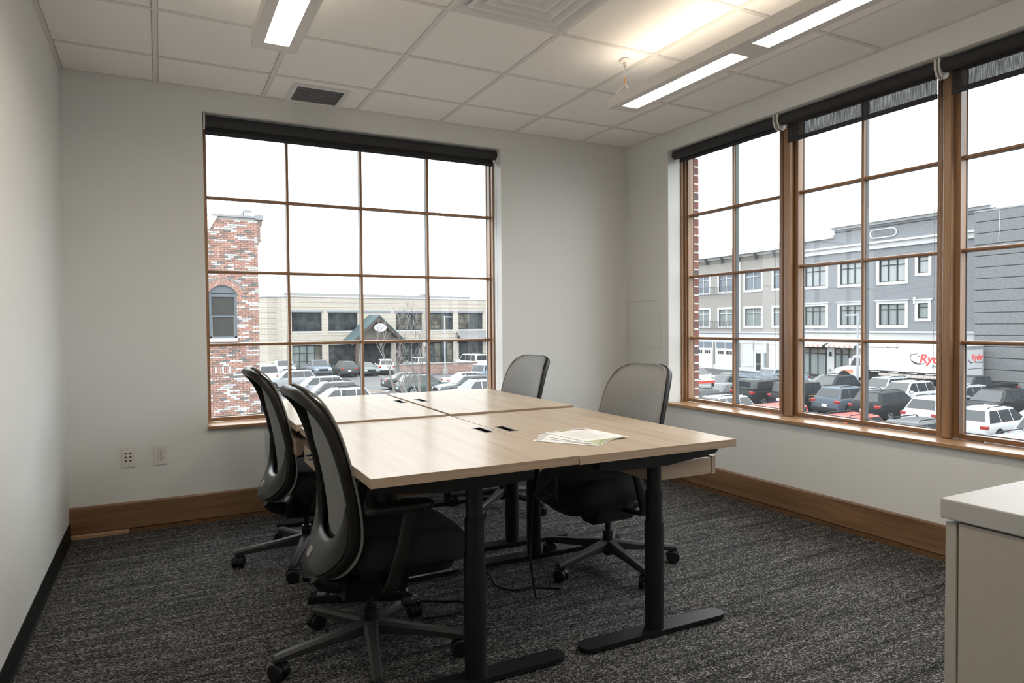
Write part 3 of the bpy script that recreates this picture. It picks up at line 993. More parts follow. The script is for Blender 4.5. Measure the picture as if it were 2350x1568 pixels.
XR = [(0.275, -0.205), (0.31, -0.190), (0.35, -0.168), (0.39, -0.142), (0.43, -0.124), (0.48, -0.115), (0.56, -0.121), (0.65, -0.134), (0.74, -0.152),
      (0.80, -0.168), (0.84, -0.180), (0.88, -0.194), (0.92, -0.212), (0.95, -0.232), (0.975, -0.254), (1.00, -0.284)]
def XRs(z):
    return sum(lerp_table(XR, z + d) for d in (-0.02, -0.01, 0, 0.01, 0.02)) / 5
HWB = 0.236
def backx(w, z):
    return XRs(z) - 0.042 * (1 - min(1, abs(w) / HWB) ** 2) * (1.0 if z < 0.8 else max(0.25, 1 - (z - 0.8) * 3.2))
def lift(z):
    """how far a sheet lying on the frame front stands off along x, given the slope of the curl"""
    z = min(z, 0.985)
    return math.sqrt(1 + ((XRs(z + 0.01) - XRs(z - 0.01)) / 0.02) ** 2)
def outline(th):
    c, s = math.cos(th), math.sin(th)
    e = 0.44 if s >= 0 else 0.74
    z = 0.646 + (0.350 if s >= 0 else 0.298) * math.copysign(abs(s) ** e, s)
    hw = HWB * (1 - 0.05 * max(0, z - 0.62) / 0.4)
    return hw * math.copysign(abs(c) ** e, c), z

CHAIR = {}
def chair_data():
    D = {}
    # back ring
    n = 88
    ths = [2 * PI * (i + 0.5) / n for i in range(n)]
    # even spacing along the outline
    dense = [outline(2 * PI * i / 2000) for i in range(2000)]
    acc = [0]
    for i in range(1, 2001):
        a, b = dense[i - 1], dense[i % 2000]
        acc.append(acc[-1] + math.hypot(a[0] - b[0], a[1] - b[1]))
    ring = []
    j = 0
    for i in range(n):
        tgt = acc[-1] * i / n
        while acc[j + 1] < tgt: j += 1
        ring.append(dense[j % 2000])
    cen = [Vector((backx(w, z) + 0.0095, w, z)) for w, z in ring]
    rr = []
    for i in range(n):
        d = (cen[(i + 1) % n] - cen[i - 1]).normalized()
        w, z = ring[i]
        slope = (XRs(z + 0.01) - XRs(z - 0.01)) / 0.02
        nb = Vector((1, 0, -slope)).normalized()
        nb = (nb - d * nb.dot(d)).normalized()
        lat = d.cross(nb)
        k = min(1, max(0, (z - 0.95) / 0.07))
        hd, hl = 0.0195 - 0.001 * k, 0.0130 + 0.004 * k
        sec = []
        for q in range(12):
            a = 2 * PI * q / 12
            ca, sa = math.cos(a), math.sin(a)
            sec.append(cen[i] + nb * hd * math.copysign(abs(ca) ** 0.7, ca) + lat * hl * math.copysign(abs(sa) ** 0.7, sa))
        rr.append(sec)
    D['back_frame'] = MB().rings(rr, loop=True).data('back_frame', MAT['plastic'], True, 60)
    # light front seam of the knit where it is pulled over the frame
    seam = [Vector((backx(w, z) + 0.031 * lift(z), w * 1.066, 0.655 + (z - 0.655) * 1.048)) for c, (w, z) in zip(cen, ring)]
    D['knit_edge'] = MB().tube(seam, 0.0042, 6, True).data('knit_edge', MAT['mesh'], True, 80)
    # mesh panel
    mb = MB()
    m = 12
    vs_ = [(backx(0, 0.655) + 0.022, 0, 0.655)]
    for k in range(1, m + 1):
        r = k / m
        for w, z in ring:
            ww, zz = w * r * 1.068, 0.655 + (z - 0.655) * r * 1.05
            vs_.append((backx(min(HWB, max(-HWB, ww)), min(zz, 0.998)) + (0.029 + 0.003 * r ** 3) * lift(zz), ww, zz))
    fs_ = [(0, 1 + i, 1 + (i + 1) % n) for i in range(n)]
    for k in range(m - 1):
        for i in range(n):
            a, b = 1 + k * n + i, 1 + k * n + (i + 1) % n
            fs_.append((a, a + n, b + n, b))
    N = len(vs_)
    vs2 = [(x - 0.004, y, z) for x, y, z in vs_]
    mb.add(vs_ + vs2, fs_ + [tuple(N + i for i in reversed(f_)) for f_ in fs_])
    D['back_mesh'] = mb.data('back_mesh', MAT['mesh'], True, 80)
    # lower scoop shell joining the rails
    nw, nz = 28, 12
    up, lo = [], []
    for i in range(nw + 1):
        w = HWB * 0.985 * (2 * i / nw - 1)
        q = min(1.0, abs(w) / HWB)
        # lower edge of the outline at this width
        s = (1 - min(0.9999, q) ** 2.7) ** (1 / 2.7)
        zlow = 0.646 - 0.298 * s + 0.004
        ztop = 0.470 + 0.16 * q ** 3.0
        zlow = min(zlow, ztop - 0.02)
        for k in range(nz + 1):
            v = k / nz
            z = zlow + (ztop - zlow) * v
            bul = math.sin(PI * min(1, 0.12 + v * 0.88)) ** 0.7 * (1 - q ** 2.5)
            x = backx(w, z)
            up.append((x - 0.012 - 0.034 * bul, w, z))
            lo.append((x + 0.004 - 0.010 * bul, w, z))
    N = len(up)
    fs_ = []
    at = lambda i, k: i * (nz + 1) + k
    for i in range(nw):
        for k in range(nz):
            f_ = (at(i, k), at(i + 1, k), at(i + 1, k + 1), at(i, k + 1))
            fs_ += [f_, tuple(N + t_ for t_ in reversed(f_))]
    bd = [at(i, 0) for i in range(nw + 1)] + [at(nw, k) for k in range(1, nz + 1)] + [at(i, nz) for i in range(nw - 1, -1, -1)] + [at(0, k) for k in range(nz - 1, 0, -1)]
    for i in range(len(bd)):
        a, b = bd[i], bd[(i + 1) % len(bd)]
        fs_.append((a, b, N + b, N + a))
    D['back_scoop'] = MB().add(up + lo, fs_).data('back_scoop', MAT['scoop'], True, 50)
    zb = 0.385
    def rear(z):
        v = (z - 0.352) / (0.470 - 0.352)
        return backx(0, z) - 0.012 - 0.034 * math.sin(PI * min(1, 0.12 + v * 0.88)) ** 0.7
    zb = 0.420
    xb, tb = rear(zb) - 0.0008, math.atan((rear(zb + 0.015) - rear(zb - 0.015)) / 0.03)
    D['badge'] = MB().rbox(-0.003, 0.003, -0.018, 0.018, -0.018, 0.018, 0.0028, 2, Matrix.Translation((xb, 0, zb)) @ Matrix.Rotation(tb, 4, 'Y')).data('badge', MAT['badge'])
    # seat cushion
    def oval(sc, z, dz=0):
        pts = []
        for i in range(44):
            a = 2 * PI * i / 44
            c, s = math.cos(a), math.sin(a)
            x = 0.105 + 0.245 * sc * math.copysign(abs(c) ** 0.62, c)
            y = 0.245 * sc * math.copysign(abs(s) ** 0.62, s)
            fall = 1.6 * max(0, x - 0.17) ** 2
            dish = 0.012 * (1 - (y / 0.25) ** 2) * (1 if dz else 0)
            pts.append((x, y, z - fall - dish))
        return pts
    D['seat'] = MB().rings([oval(0.80, 0.375), oval(0.94, 0.385), oval(1.0, 0.420), oval(0.995, 0.455), oval(0.96, 0.482), oval(0.88, 0.496), oval(0.70, 0.500, 1), oval(0.40, 0.500, 1), oval(0.10, 0.500, 1)]).data('seat', MAT['seat'], True, 70)
    D['seat_pan'] = MB().rings([oval(0.55, 0.318), oval(0.76, 0.332), oval(0.84, 0.376)]).data('seat_pan', MAT['plastic'], True, 50)
    D['tilt_mechanism'] = MB().rings([[(x, y, z) for x, y in ((-0.11, -s), (0.12, -s * 1.1), (0.12, s * 1.1), (-0.11, s))] for z, s in ((0.232, 0.045), (0.255, 0.070), (0.318, 0.095))]).data('tilt_mechanism', MAT['plastic'], True, 30)
    sp = MB().tube([(-0.06, 0, 0.285), (-0.12, 0, 0.282), (-0.17, 0, 0.298), (-0.196, 0, 0.325)], [0.036, 0.034, 0.032, 0.028], 12)
    D['back_support'] = sp.data('back_support', MAT['plastic'], True, 60)
    D['tilt_lever'] = MB().tube([(0.06, -0.05, 0.300), (0.06, -0.15, 0.296), (0.075, -0.195, 0.275)], 0.009, 8).ball((0.078, -0.205, 0.258), 0.026, 12).data('tilt_lever', MAT['plastic'], True, 60)
    # gas lift
    D['gas_lift'] = MB().cyl((0, 0, 0.15), (0, 0, 0.245), 0.014, n=18).cyl((0, 0, 0.118), (0, 0, 0.178), 0.0255, 0.0245, 20).cyl((0, 0, 0.055), (0, 0, 0.12), 0.022, n=18).data('gas_lift', MAT['plastic'], True, 40)
    D['hub'] = MB().cyl((0, 0, 0.082), (0, 0, 0.132), 0.047, 0.036, 24).data('hub', MAT['chair_base'], True, 40)
    leg = []
    for r, zt, zbm, hw in ((0.020, 0.130, 0.084, 0.030), (0.06, 0.128, 0.082, 0.027), (0.16, 0.113, 0.078, 0.021), (0.26, 0.102, 0.070, 0.020), (0.318, 0.095, 0.066, 0.019), (0.352, 0.088, 0.066, 0.015)):
        leg.append([(r, -hw, zt - 0.010), (r, -hw * 0.55, zt), (r, hw * 0.55, zt), (r, hw, zt - 0.010), (r, hw * 0.8, zbm), (r, -hw * 0.8, zbm)])
    D['leg'] = MB().rings(leg).data('leg', MAT['chair_base'], True, 35)
    c = MB()
    for s in (-1, 1):
        y0, y1 = s * 0.006, s * 0.027
        for a, b, r0, r1 in ((y0, y0 + (y1 - y0) * 0.2, 0.027, 0.0315), (y0 + (y1 - y0) * 0.2, y0 + (y1 - y0) * 0.8, 0.0315, 0.0315), (y0 + (y1 - y0) * 0.8, y1, 0.0315, 0.027)):
            c.cyl((0, a, 0.0315), (0, b, 0.0315), r0, r1, 22)
    c.cyl((0.010, 0, 0.035), (0.010, 0, 0.074), 0.009, n=10)
    hood = [[(0.034 * math.cos(a) * r_, y, 0.0315 + 0.036 * math.sin(a) * r_) for a in [0.15 * PI + 0.85 * PI * k / 9 for k in range(10)] for r_ in (1,)] + [(0.0, y, 0.04)] for y in (-0.0065, 0.0065)]
    c.rings(hood)
    D['caster'] = c.data('caster', MAT['wheel_black'], True, 35)
    D['armrest'] = None
    for s, nm in ((-1, 'arm_r'), (1, 'arm_l')):
        st = MB()
        path = [(0.02, s * 0.10, 0.322), (0.0, s * 0.20, 0.318), (-0.010, s * 0.268, 0.325), (0.000, s * 0.288, 0.36), (0.030, s * 0.292, 0.46), (0.055, s * 0.290, 0.56), (0.062, s * 0.288, 0.602)]
        rr = []
        for i, p in enumerate(path):
            a, b = Vector(path[max(0, i - 1)]), Vector(path[min(len(path) - 1, i + 1)])
            d = (b - a).normalized()
            fx_ = Vector((1, 0, 0)); fx_ = (fx_ - d * fx_.dot(d)).normalized()
            g = d.cross(fx_)
            wx = 0.024 if i > 2 else 0.022
            rr.append([Vector(p) + fx_ * wx * math.copysign(abs(math.cos(q)) ** 0.8, math.cos(q)) + g * 0.011 * math.sin(q) for q in [2 * PI * k / 12 for k in range(12)]])
        D[nm] = st.rings(rr).data('arm', MAT['plastic'], True, 60)
        pad = []
        for z, sc in ((0.600, 0.90), (0.606, 1.0), (0.622, 1.0), (0.629, 0.92), (0.632, 0.7)):
            pad.append([(0.026 + 0.118 * sc * math.copysign(abs(math.cos(q)) ** 0.5, math.cos(q)), s * 0.285 + 0.043 * sc * math.copysign(abs(math.sin(q)) ** 0.6, math.sin(q)), z) for q in [2 * PI * k / 28 for k in range(28)]])
        D[nm + '_pad'] = MB().rings(pad).data('arm_pad', MAT['plastic'], True, 50)
    return D
CHAIR = chair_data()

def task_chair(label, x, y, face, base, caster_turn):
    t = thing('task_chair', label, 'chair', (x, y, 0), face, 'task chairs around the desk block')
    D = CHAIR
    for nm in ('seat', 'seat_pan', 'tilt_mechanism', 'back_support', 'tilt_lever', 'gas_lift', 'hub', 'back_mesh', 'back_scoop'):
        place(nm, D[nm], t)
    fr = place('back_frame', D['back_frame'], t)
    place('knit_edge', D['knit_edge'], fr)
    place('badge', D['badge'], t)
    for s in ('arm_r', 'arm_l'):
        a = place('armrest', D[s], t)
        place('arm_pad', D[s + '_pad'], a)
    for k in range(5):
        an = base - face + k * 2 * PI / 5
        lg = place('leg', D['leg'], t, None, an)
        cs = place('caster', D['caster'], t, (0.335 * math.cos(an), 0.335 * math.sin(an), 0), caster_turn + k * 1.9)
    return t

R_ = math.radians
task_chair('task chair nearest the camera, with dark curved back frame, at the near left desk', 1.160, -2.165, R_(0), R_(114), 0.3)
task_chair('task chair at the far left desk, seen from behind beside the back window', 1.150, -0.985, R_(1), R_(176), 1.1)
task_chair('task chair at the near right desk, broad grey mesh back facing the papers', 2.478, -1.832, R_(180), R_(265), 0.7)
task_chair('task chair at the far right desk, its grey mesh back against the back wall', 2.505, -0.594, R_(181), R_(147), 2.0)

# ------------------------------------------------------------------ cables and power strip under the desks
def smooth(pts, n=6):
    out = []
    P_ = [Vector(p) for p in pts]
    P_ = [P_[0]] + P_ + [P_[-1]]
    for i in range(1, len(P_) - 2):
        for k in range(n):
            u = k / n
            a, b, c, d = P_[i - 1], P_[i], P_[i + 1], P_[i + 2]
            out.append(0.5 * ((2 * b) + (c - a) * u + (2 * a - 5 * b + 4 * c - d) * u * u + (3 * b - a - 3 * c + d) * u ** 3))
    out.append(P_[-2])
    return out
def cable(label, pts, r=0.0046):
    return tag(MB().tube(smooth(pts), r, 8).build('power_cable', MAT['cable'], None, True, 80), label, 'cable')
cable('black cable dropping from between the two near desks to the carpet', [(1.800, -2.46, 0.725), (1.795, -2.45, 0.66), (1.815, -2.42, 0.58), (1.835, -2.38, 0.54), (1.80, -2.30, 0.56), (1.815, -2.24, 0.50), (1.83, -2.20, 0.38), (1.835, -2.18, 0.25), (1.87, -2.15, 0.10), (1.93, -2.06, 0.02), (2.00, -2.03, 0.0045), (2.05, -2.01, 0.0045)])
cable('black cable looped in a knot below the near desks, by the hanging one', [(1.806, -2.44, 0.725), (1.80, -2.42, 0.65), (1.77, -2.40, 0.60), (1.755, -2.37, 0.56), (1.79, -2.36, 0.54), (1.82, -2.40, 0.57), (1.815, -2.43, 0.64), (1.812, -2.44, 0.725)])
cable('black cable running over the carpet from the tangle to the near right chair', [(1.62, -1.62, 0.0045), (1.74, -1.60, 0.006), (1.82, -1.63, 0.05), (1.86, -1.66, 0.03), (1.88, -1.72, 0.0045), (1.86, -1.82, 0.0045), (1.90, -1.90, 0.0045), (1.98, -1.91, 0.0045), (2.05, -1.955, 0.0045), (2.10, -1.99, 0.0045)])
cable('black cable curled in loops on the carpet under the middle of the desks', [(1.45, -1.42, 0.0045), (1.56, -1.46, 0.0045), (1.66, -1.47, 0.05), (1.72, -1.44, 0.10), (1.77, -1.47, 0.08), (1.74, -1.53, 0.02), (1.66, -1.53, 0.03), (1.63, -1.47, 0.09), (1.66, -1.42, 0.12), (1.72, -1.40, 0.06), (1.74, -1.45, 0.0045)])
cable('black cable lying in a hairpin bend beside the near left chair', [(1.47, -1.80, 0.0045), (1.57, -1.86, 0.0045), (1.64, -1.90, 0.0045), (1.66, -1.96, 0.0045), (1.60, -2.00, 0.0045), (1.50, -2.00, 0.0045), (1.42, -1.98, 0.0045)])
t = thing('power_strip', 'dark power strip lying on the carpet behind the near left chair', 'power strip', (1.25, -1.66, 0), R_(-22))
MB().rbox(-0.22, 0.22, -0.026, 0.026, 0.0, 0.036, 0.005).build('case', MAT['black'], t)
for k in range(6):
    MB().rbox(-0.185 + k * 0.058, -0.147 + k * 0.058, -0.017, 0.017, 0.0355, 0.0375, 0.002, 1).build('socket', MAT['grille'], t)

# ------------------------------------------------------------------ white cabinet in the near right corner
t = thing('storage_cabinet', 'pale storage cabinet with a thick white top in the near right corner', 'cabinet', (1.734, -3.899, 0))
CW, CD = 1.20, 0.46
zt = 0.900
MB().rbox(0, CW, -CD, 0.0, zt - 0.036, zt, 0.0025).build('top', MAT['cab_top'], t)
MB().box(0.006, 0.024, -CD + 0.004, -0.030, 0.06, zt - 0.040).build('side_panel', MAT['cabinet'], t)
MB().box(CW - 0.024, CW - 0.006, -CD + 0.004, -0.030, 0.06, zt - 0.040).build('side_panel', MAT['cabinet'], t)
MB().box(0.024, CW - 0.024, -CD + 0.004, -CD + 0.014, 0.06, zt - 0.040).build('back_panel', MAT['cabinet'], t)
MB().box(0.024, CW - 0.024, -CD + 0.02, -0.034, 0.06, 0.078).build('bottom_panel', MAT['cabinet'], t)
MB().box(0.04, CW - 0.04, -CD + 0.03, -0.06, 0.0, 0.06).build('plinth', MAT['rubber'], t)
MB().box(0.024, CW - 0.024, -CD + 0.02, -0.034, zt - 0.050, zt - 0.0365).build('top_rail', MAT['cabinet'], t)
MB().box(0.02, CW - 0.02, -0.031, -0.028, zt - 0.0395, zt - 0.0365).build('shadow_gap', MAT['slot'], t)
for k in range(2):
    x0 = 0.006 + k * (CW - 0.012) / 2
    d_ = MB().rbox(x0 + 0.001, x0 + (CW - 0.012) / 2 - 0.001, -0.026, -0.006, 0.064, zt - 0.042, 0.0015, 1).build('door', MAT['cabinet'], t)
    hx_ = x0 + ((CW - 0.012) / 2 - 0.06 if k == 0 else 0.06)
    MB().tube([(hx_, -0.006, 0.70), (hx_, 0.022, 0.70), (hx_, 0.022, 0.56), (hx_, -0.006, 0.56)], 0.005, 8).build('door_handle', MAT['steel'], d_, True)

# ================================================================== OUTSIDE
K_ = OUT_K
def MO(name, col, *a, **k):
    k.setdefault('spec', 0.16)
    return M(name, tuple(c * K_ for c in col), *a, **k)
OUT = dict(
    asphalt=MO('wet_asphalt', (0.095, 0.097, 0.099), 0.5, grain=0.28, gscale=0.35, stretch=(1, 3, 1)),
    line=MO('stall_paint', (0.42, 0.40, 0.30), 0.7),
    concrete=MO('pale_concrete', (0.42, 0.41, 0.39), 0.85, grain=0.1, gscale=3),
    coping=MO('grey_coping', (0.36, 0.37, 0.38), 0.6),
    grey_paint=MO('grey_window_paint', (0.17, 0.20, 0.225), 0.5),
    shade_glass=MO('dim_glass_with_screen', (0.055, 0.055, 0.048), 0.25, grain=0.5, gscale=60),
    stone=brick_far_mat('pale_stone_block', (0.60, 0.545, 0.465), (0.66, 0.605, 0.52), (0.47, 0.43, 0.37), 0.6, 0.2, 0.02),
    stone_line=MO('stone_band', (0.40, 0.36, 0.30), 0.9),
    bronze=MO('dark_bronze_frame', (0.045, 0.052, 0.055), 0.5),
    far_glass=MO('dark_shop_glass', (0.055, 0.062, 0.066), 0.12, grain=0.85, gscale=0.9),
    mid_glass=MO('lit_shop_glass', (0.26, 0.30, 0.30), 0.15, grain=0.3, gscale=0.8),
    tan_glass=MO('warm_office_glass', (0.16, 0.155, 0.13), 0.12, grain=0.7, gscale=0.7),
    lintel=MO('blue_grey_lintel', (0.30, 0.33, 0.38), 0.55),
    green_roof=MO('green_grey_roof', (0.115, 0.165, 0.175), 0.5),
    timber=MO('brown_timber', (0.16, 0.115, 0.10), 0.7, grain=0.25, gscale=4),
    sign=MO('white_sign_face', (0.85, 0.85, 0.85), 0.4),
    sign_ink=MO('pink_grey_ink', (0.50, 0.42, 0.45), 0.5),
    awning=MO('grey_metal_awning', (0.26, 0.265, 0.275), 0.45),
    siding_grey=siding_mat('blue_grey_siding', (0.262, 0.278, 0.302)),
    siding_beige=siding_mat('beige_siding', (0.40, 0.38, 0.35)),
    white=MO('white_trim', (0.72, 0.73, 0.74), 0.6),
    olive=MO('taupe_panel', (0.30, 0.28, 0.24), 0.7),
    curtain=MO('pale_curtain_glass', (0.30, 0.345, 0.345), 0.2, grain=0.18, gscale=5, stretch=(1, 1, 0.05)),
    curtain2=MO('bright_curtain_glass', (0.46, 0.51, 0.525), 0.2, grain=0.12, gscale=5, stretch=(1, 1, 0.05)),
    bluepane=MO('blue_grey_pane', (0.24, 0.28, 0.33), 0.2),
    rail=MO('grey_railing', (0.16, 0.165, 0.17), 0.5),
    stripe=MO('brick_red_awning_stripe', (0.66, 0.44, 0.39), 0.8),
    stripe2=MO('cream_awning_stripe', (0.80, 0.72, 0.66), 0.8),
    block=MO('grey_split_block', (0.235, 0.245, 0.255), 0.95, grain=0.16, gscale=5, stretch=(1, 1, 3), bump=1.0),
    block_joint=MO('block_joint', (0.10, 0.105, 0.11), 0.95),
    pole=MO('pale_lamp_pole', (0.50, 0.53, 0.57), 0.4),
    bark=MO('pale_bark', (0.34, 0.32, 0.30), 0.9),
    dirt=MO('winter_bed', (0.22, 0.18, 0.13), 0.95, grain=0.2, gscale=3),
    hedge=MO('dark_creeper', (0.06, 0.075, 0.05), 0.95),
)

lot = struct(MB().box(-40, 130, 0.9, 170, GRADE - 0.3, GRADE).build('parking_lot', OUT['asphalt']))
struct(MB().box(4.9, 130, -60, 0.9, GRADE - 0.3, GRADE).build('street', OUT['asphalt']))

# ------------------------------------------------------------------ brick tower opposite the back window
TY = 20.0
tower = thing('brick_building', 'whitewashed red brick building corner with a grey arched window', 'building', (0, TY, GRADE))
def tz(z): return z - GRADE
core = brick_far_mat('tower_brick_pattern', (0.30, 0.13, 0.09), (0.62, 0.58, 0.55), (0.58, 0.56, 0.53), 0.21, 0.0677, 0.012)
wx0, wx1, wz0, wz1 = 1.940, 2.808, 0.862, 2.392
acx, aR = 2.374, 0.503
acz = 2.643 - aR
c = MB()
c.box(-4, wx0, 0.045, 6, 0, tz(4.95)).box(wx1, 3.515, 0.045, 6, 0, tz(4.95)).box(wx0, wx1, 0.045, 6, 0, tz(wz0)).box(wx0, wx1, 0.30, 6, tz(wz0), tz(4.95)).box(wx0, wx1, 0.045, 0.3, tz(2.66), tz(4.95))
c.build('wall_core', MO('tower_mortar', (0.60, 0.585, 0.56), 0.95), tower)
MB().box(-4, 0.85, 0.0, 0.045, 0, tz(4.95)).build('wall_face', core, tower)
TB = [whitewash_mat('tower_brick_red', (0.235, 0.123, 0.096), 0.32), whitewash_mat('tower_brick_orange', (0.27, 0.153, 0.116), 0.27),
      whitewash_mat('tower_brick_pale', (0.28, 0.205, 0.18), 0.74), whitewash_mat('tower_brick_brown', (0.15, 0.10, 0.082), 0.25),
      whitewash_mat('tower_brick_grey', (0.10, 0.098, 0.095), 0.22)]
bl, bh_, ju = 0.200, 0.0567, 0.011
bricks = []
row = 0
rnd = random.Random(3)
z = GRADE + 0.005
run_m = 0
while z < 4.86:
    x = 0.86 - (0.105 if row % 2 else 0.0)
    while x < 3.515:
        a, b = max(x, 0.86), min(x + bl, 3.515)
        x += bl + ju
        if b - a < 0.03: continue
        zc = z + bh_ / 2
        soldier = 1.86 < (a + b) / 2 < 2.70 and -0.32 < zc < -0.10
        if soldier: continue
        dead = False
        if b > wx0 - 0.005 and a < wx1 + 0.005 and wz0 - 0.13 < zc < wz1 + 0.01:
            if a < wx0 - 0.04: b = wx0 - 0.004
            elif b > wx1 + 0.04: a = wx1 + 0.004
            else: continue
        if zc > 2.10 and math.hypot((a + b) / 2 - acx, zc - acz) < aR + 0.275 and abs((a + b) / 2 - acx) < 0.70 and zc < 3.0: 
            d_ = math.hypot((a + b) / 2 - acx, zc - acz)
            if abs((a + b) / 2 - acx) < 0.66 and zc > 2.40 - 0.0: continue
        if run_m > 0:
            m = run_c; run_m -= 1
        else:
            q = rnd.random()
            m = 0 if q < 0.38 else 1 if q < 0.64 else 2 if q < 0.83 else 3 if q < 0.92 else 4
            if m == 2 and rnd.random() < 0.5: run_m, run_c = 1, 2
        bricks.append((a, b, z, m))
    row += 1
    z += bh_ + ju
# nearest, best seen bricks are objects; the rest is one mesh
seen = sorted([k for k in range(len(bricks)) if bricks[k][1] > 1.80 and -1.0 < bricks[k][2] < 4.9], key=lambda k: (abs(bricks[k][2] - 1.9), bricks[k][0]))[:285]
seen = set(seen)
bme = {}
rest = MB()
for k, (a, b, z, m) in enumerate(bricks):
    L = round(b - a, 3)
    yo = 0.004 * rnd.random()
    if k in seen:
        if (L, m) not in bme: bme[(L, m)] = MB().box(0, L, 0, 0.06, 0, bh_).data('brick', TB[m])
        place('brick', bme[(L, m)], tower, (a, -0.002 + yo, tz(z)))
    else:
        rest.mat(m).box(a, b, -0.002 + yo, 0.055, tz(z), tz(z) + bh_)
stuff(rest.build('brick_field', TB, tower))
# soldier course panel
for k in range(11):
    x = 1.86 + k * 0.0735
    if x > 2.62: break
    MB().box(x, x + 0.060, -0.012, 0.055, tz(-0.315), tz(-0.10)).build('soldier_brick', TB[2 if k % 3 == 0 else k % 2], tower)
# arch
a0 = math.asin(min(1, 0.455 / aR))
nv = 23
for k in range(nv):
    t0, t1 = -a0 - 0.16 + (2 * a0 + 0.32) * (k + 0.06) / nv, -a0 - 0.16 + (2 * a0 + 0.32) * (k + 0.94) / nv
    pl = [(acx + r * math.sin(t), tz(acz + r * math.cos(t))) for r, t in ((aR + 0.004, t0), (aR + 0.205, t0), (aR + 0.205, t1), (aR + 0.004, t1))]
    MB().prism(pl, -0.014, 0.06, 'y').build('arch_brick', TB[1 if k % 2 else 0], tower)
    tm = (t0 + t1) / 2
    pl = [(acx + r * math.sin(t), tz(acz + r * math.cos(t))) for r, t in ((aR + 0.212, t0), (aR + 0.262, t0), (aR + 0.262, tm), (aR + 0.212, tm))]
    MB().prism(pl, -0.030, 0.05, 'y').build('arch_dentil', TB[4], tower)
aw = MO('tower_mortar_arch', (0.55, 0.53, 0.50), 0.95)
pts = [(acx + (aR + 0.27) * math.sin(t), tz(acz + (aR + 0.27) * math.cos(t))) for t in [-1.25 + 2.5 * k / 20 for k in range(21)]]
pin = [(acx + (aR + 0.002) * math.sin(t), tz(acz + (aR + 0.002) * math.cos(t))) for t in [-1.05 + 2.1 * k / 20 for k in range(21)]]
am = MB()
am.rings([[(p[0], 0.004, p[1]), (p[0], 0.05, p[1]), (q[0], 0.05, q[1]), (q[0], 0.004, q[1])] for p, q in zip(pts, pin)])
am.build('arch_bed', aw, tower)
# window with arched head
wn = MB()
fw = 0.075
wn.box(wx0, wx0 + fw, 0.05, 0.12, tz(wz0), tz(2.38)).box(wx1 - fw, wx1, 0.05, 0.12, tz(wz0), tz(2.38)).box(wx0, wx1, 0.05, 0.12, tz(wz0), tz(wz0 + 0.06)).box(wx0 + fw, wx1 - fw, 0.05, 0.12, tz(2.255), tz(2.34))
hd = [(acx + (aR - 0.002) * math.sin(t), tz(acz + (aR - 0.002) * math.cos(t))) for t in [-1.03 + 2.06 * k / 16 for k in range(17)]]
wn.prism(hd, 0.05, 0.12, 'y')
win = wn.build('arched_window', OUT['grey_paint'], tower)
MB().box(wx0 + fw, wx1 - fw, 0.07, 0.11, tz(1.575), tz(1.625)).build('meeting_rail', OUT['grey_paint'], win)
MB().box(wx0 + fw, wx0 + fw + 0.03, 0.085, 0.115, tz(wz0 + 0.06), tz(1.60)).build('sash_stile', OUT['coping'], win)
MB().box(wx1 - fw - 0.03, wx1 - fw, 0.085, 0.115, tz(wz0 + 0.06), tz(1.60)).build('sash_stile', OUT['coping'], win)
MB().box(wx0 + fw, wx1 - fw, 0.110, 0.116, tz(1.60), tz(2.255)).build('pane', OUT['shade_glass'], win)
MB().box(wx0 + fw, wx1 - fw, 0.117, 0.123, tz(wz0 + 0.06), tz(1.60)).build('pane', OUT['shade_glass'], win)
MB().rbox(wx0 - 0.03, wx1 + 0.02, -0.045, 0.06, tz(0.735), tz(wz0 - 0.005), 0.008, 1).build('window_sill', OUT['white'], tower)
# parapet: coping, corbelled corner
MB().box(-4, 3.60, -0.06, 6, tz(4.95), tz(5.02)).build('coping', OUT['coping'], tower)
MB().box(3.44, 3.70, -0.09, 6, tz(4.90), tz(5.075)).build('corner_coping', OUT['coping'], tower)
cb = MB()
cb.mat(0).prism([(3.515, tz(4.02)), (3.60, tz(4.18)), (3.515, tz(4.18))], 0.0, 0.6, 'y')
cb.box(3.515, 3.62, 0.0, 0.6, tz(4.18), tz(4.24))
cb.box(3.515, 3.60, 0.0, 0.6, tz(4.24), tz(4.74))
cb.box(3.515, 3.66, 0.0, 0.6, tz(4.74), tz(4.90))
cb.build('corner_corbel', TB[3], tower)
MB().prism([(1.2, tz(4.95)), (2.26, tz(4.95)), (2.02, tz(4.52)), (1.2, tz(4.40))], -0.05, -0.012, 'y').build('parapet_board', M('pale_yellow_board', (0.62, 0.54, 0.36), 0.8), tower)
MB().prism([(3.02, tz(5.02)), (3.13, tz(5.20)), (3.35, tz(5.20)), (3.35, tz(5.27)), (3.10, tz(5.27)), (2.96, tz(5.02))], 0.3, 0.7, 'y').build('roof_vent', OUT['coping'], tower)
MB().box(3.12, 3.33, 0.32, 0.68, tz(5.02), tz(5.21)).build('roof_curb', OUT['white'], tower)

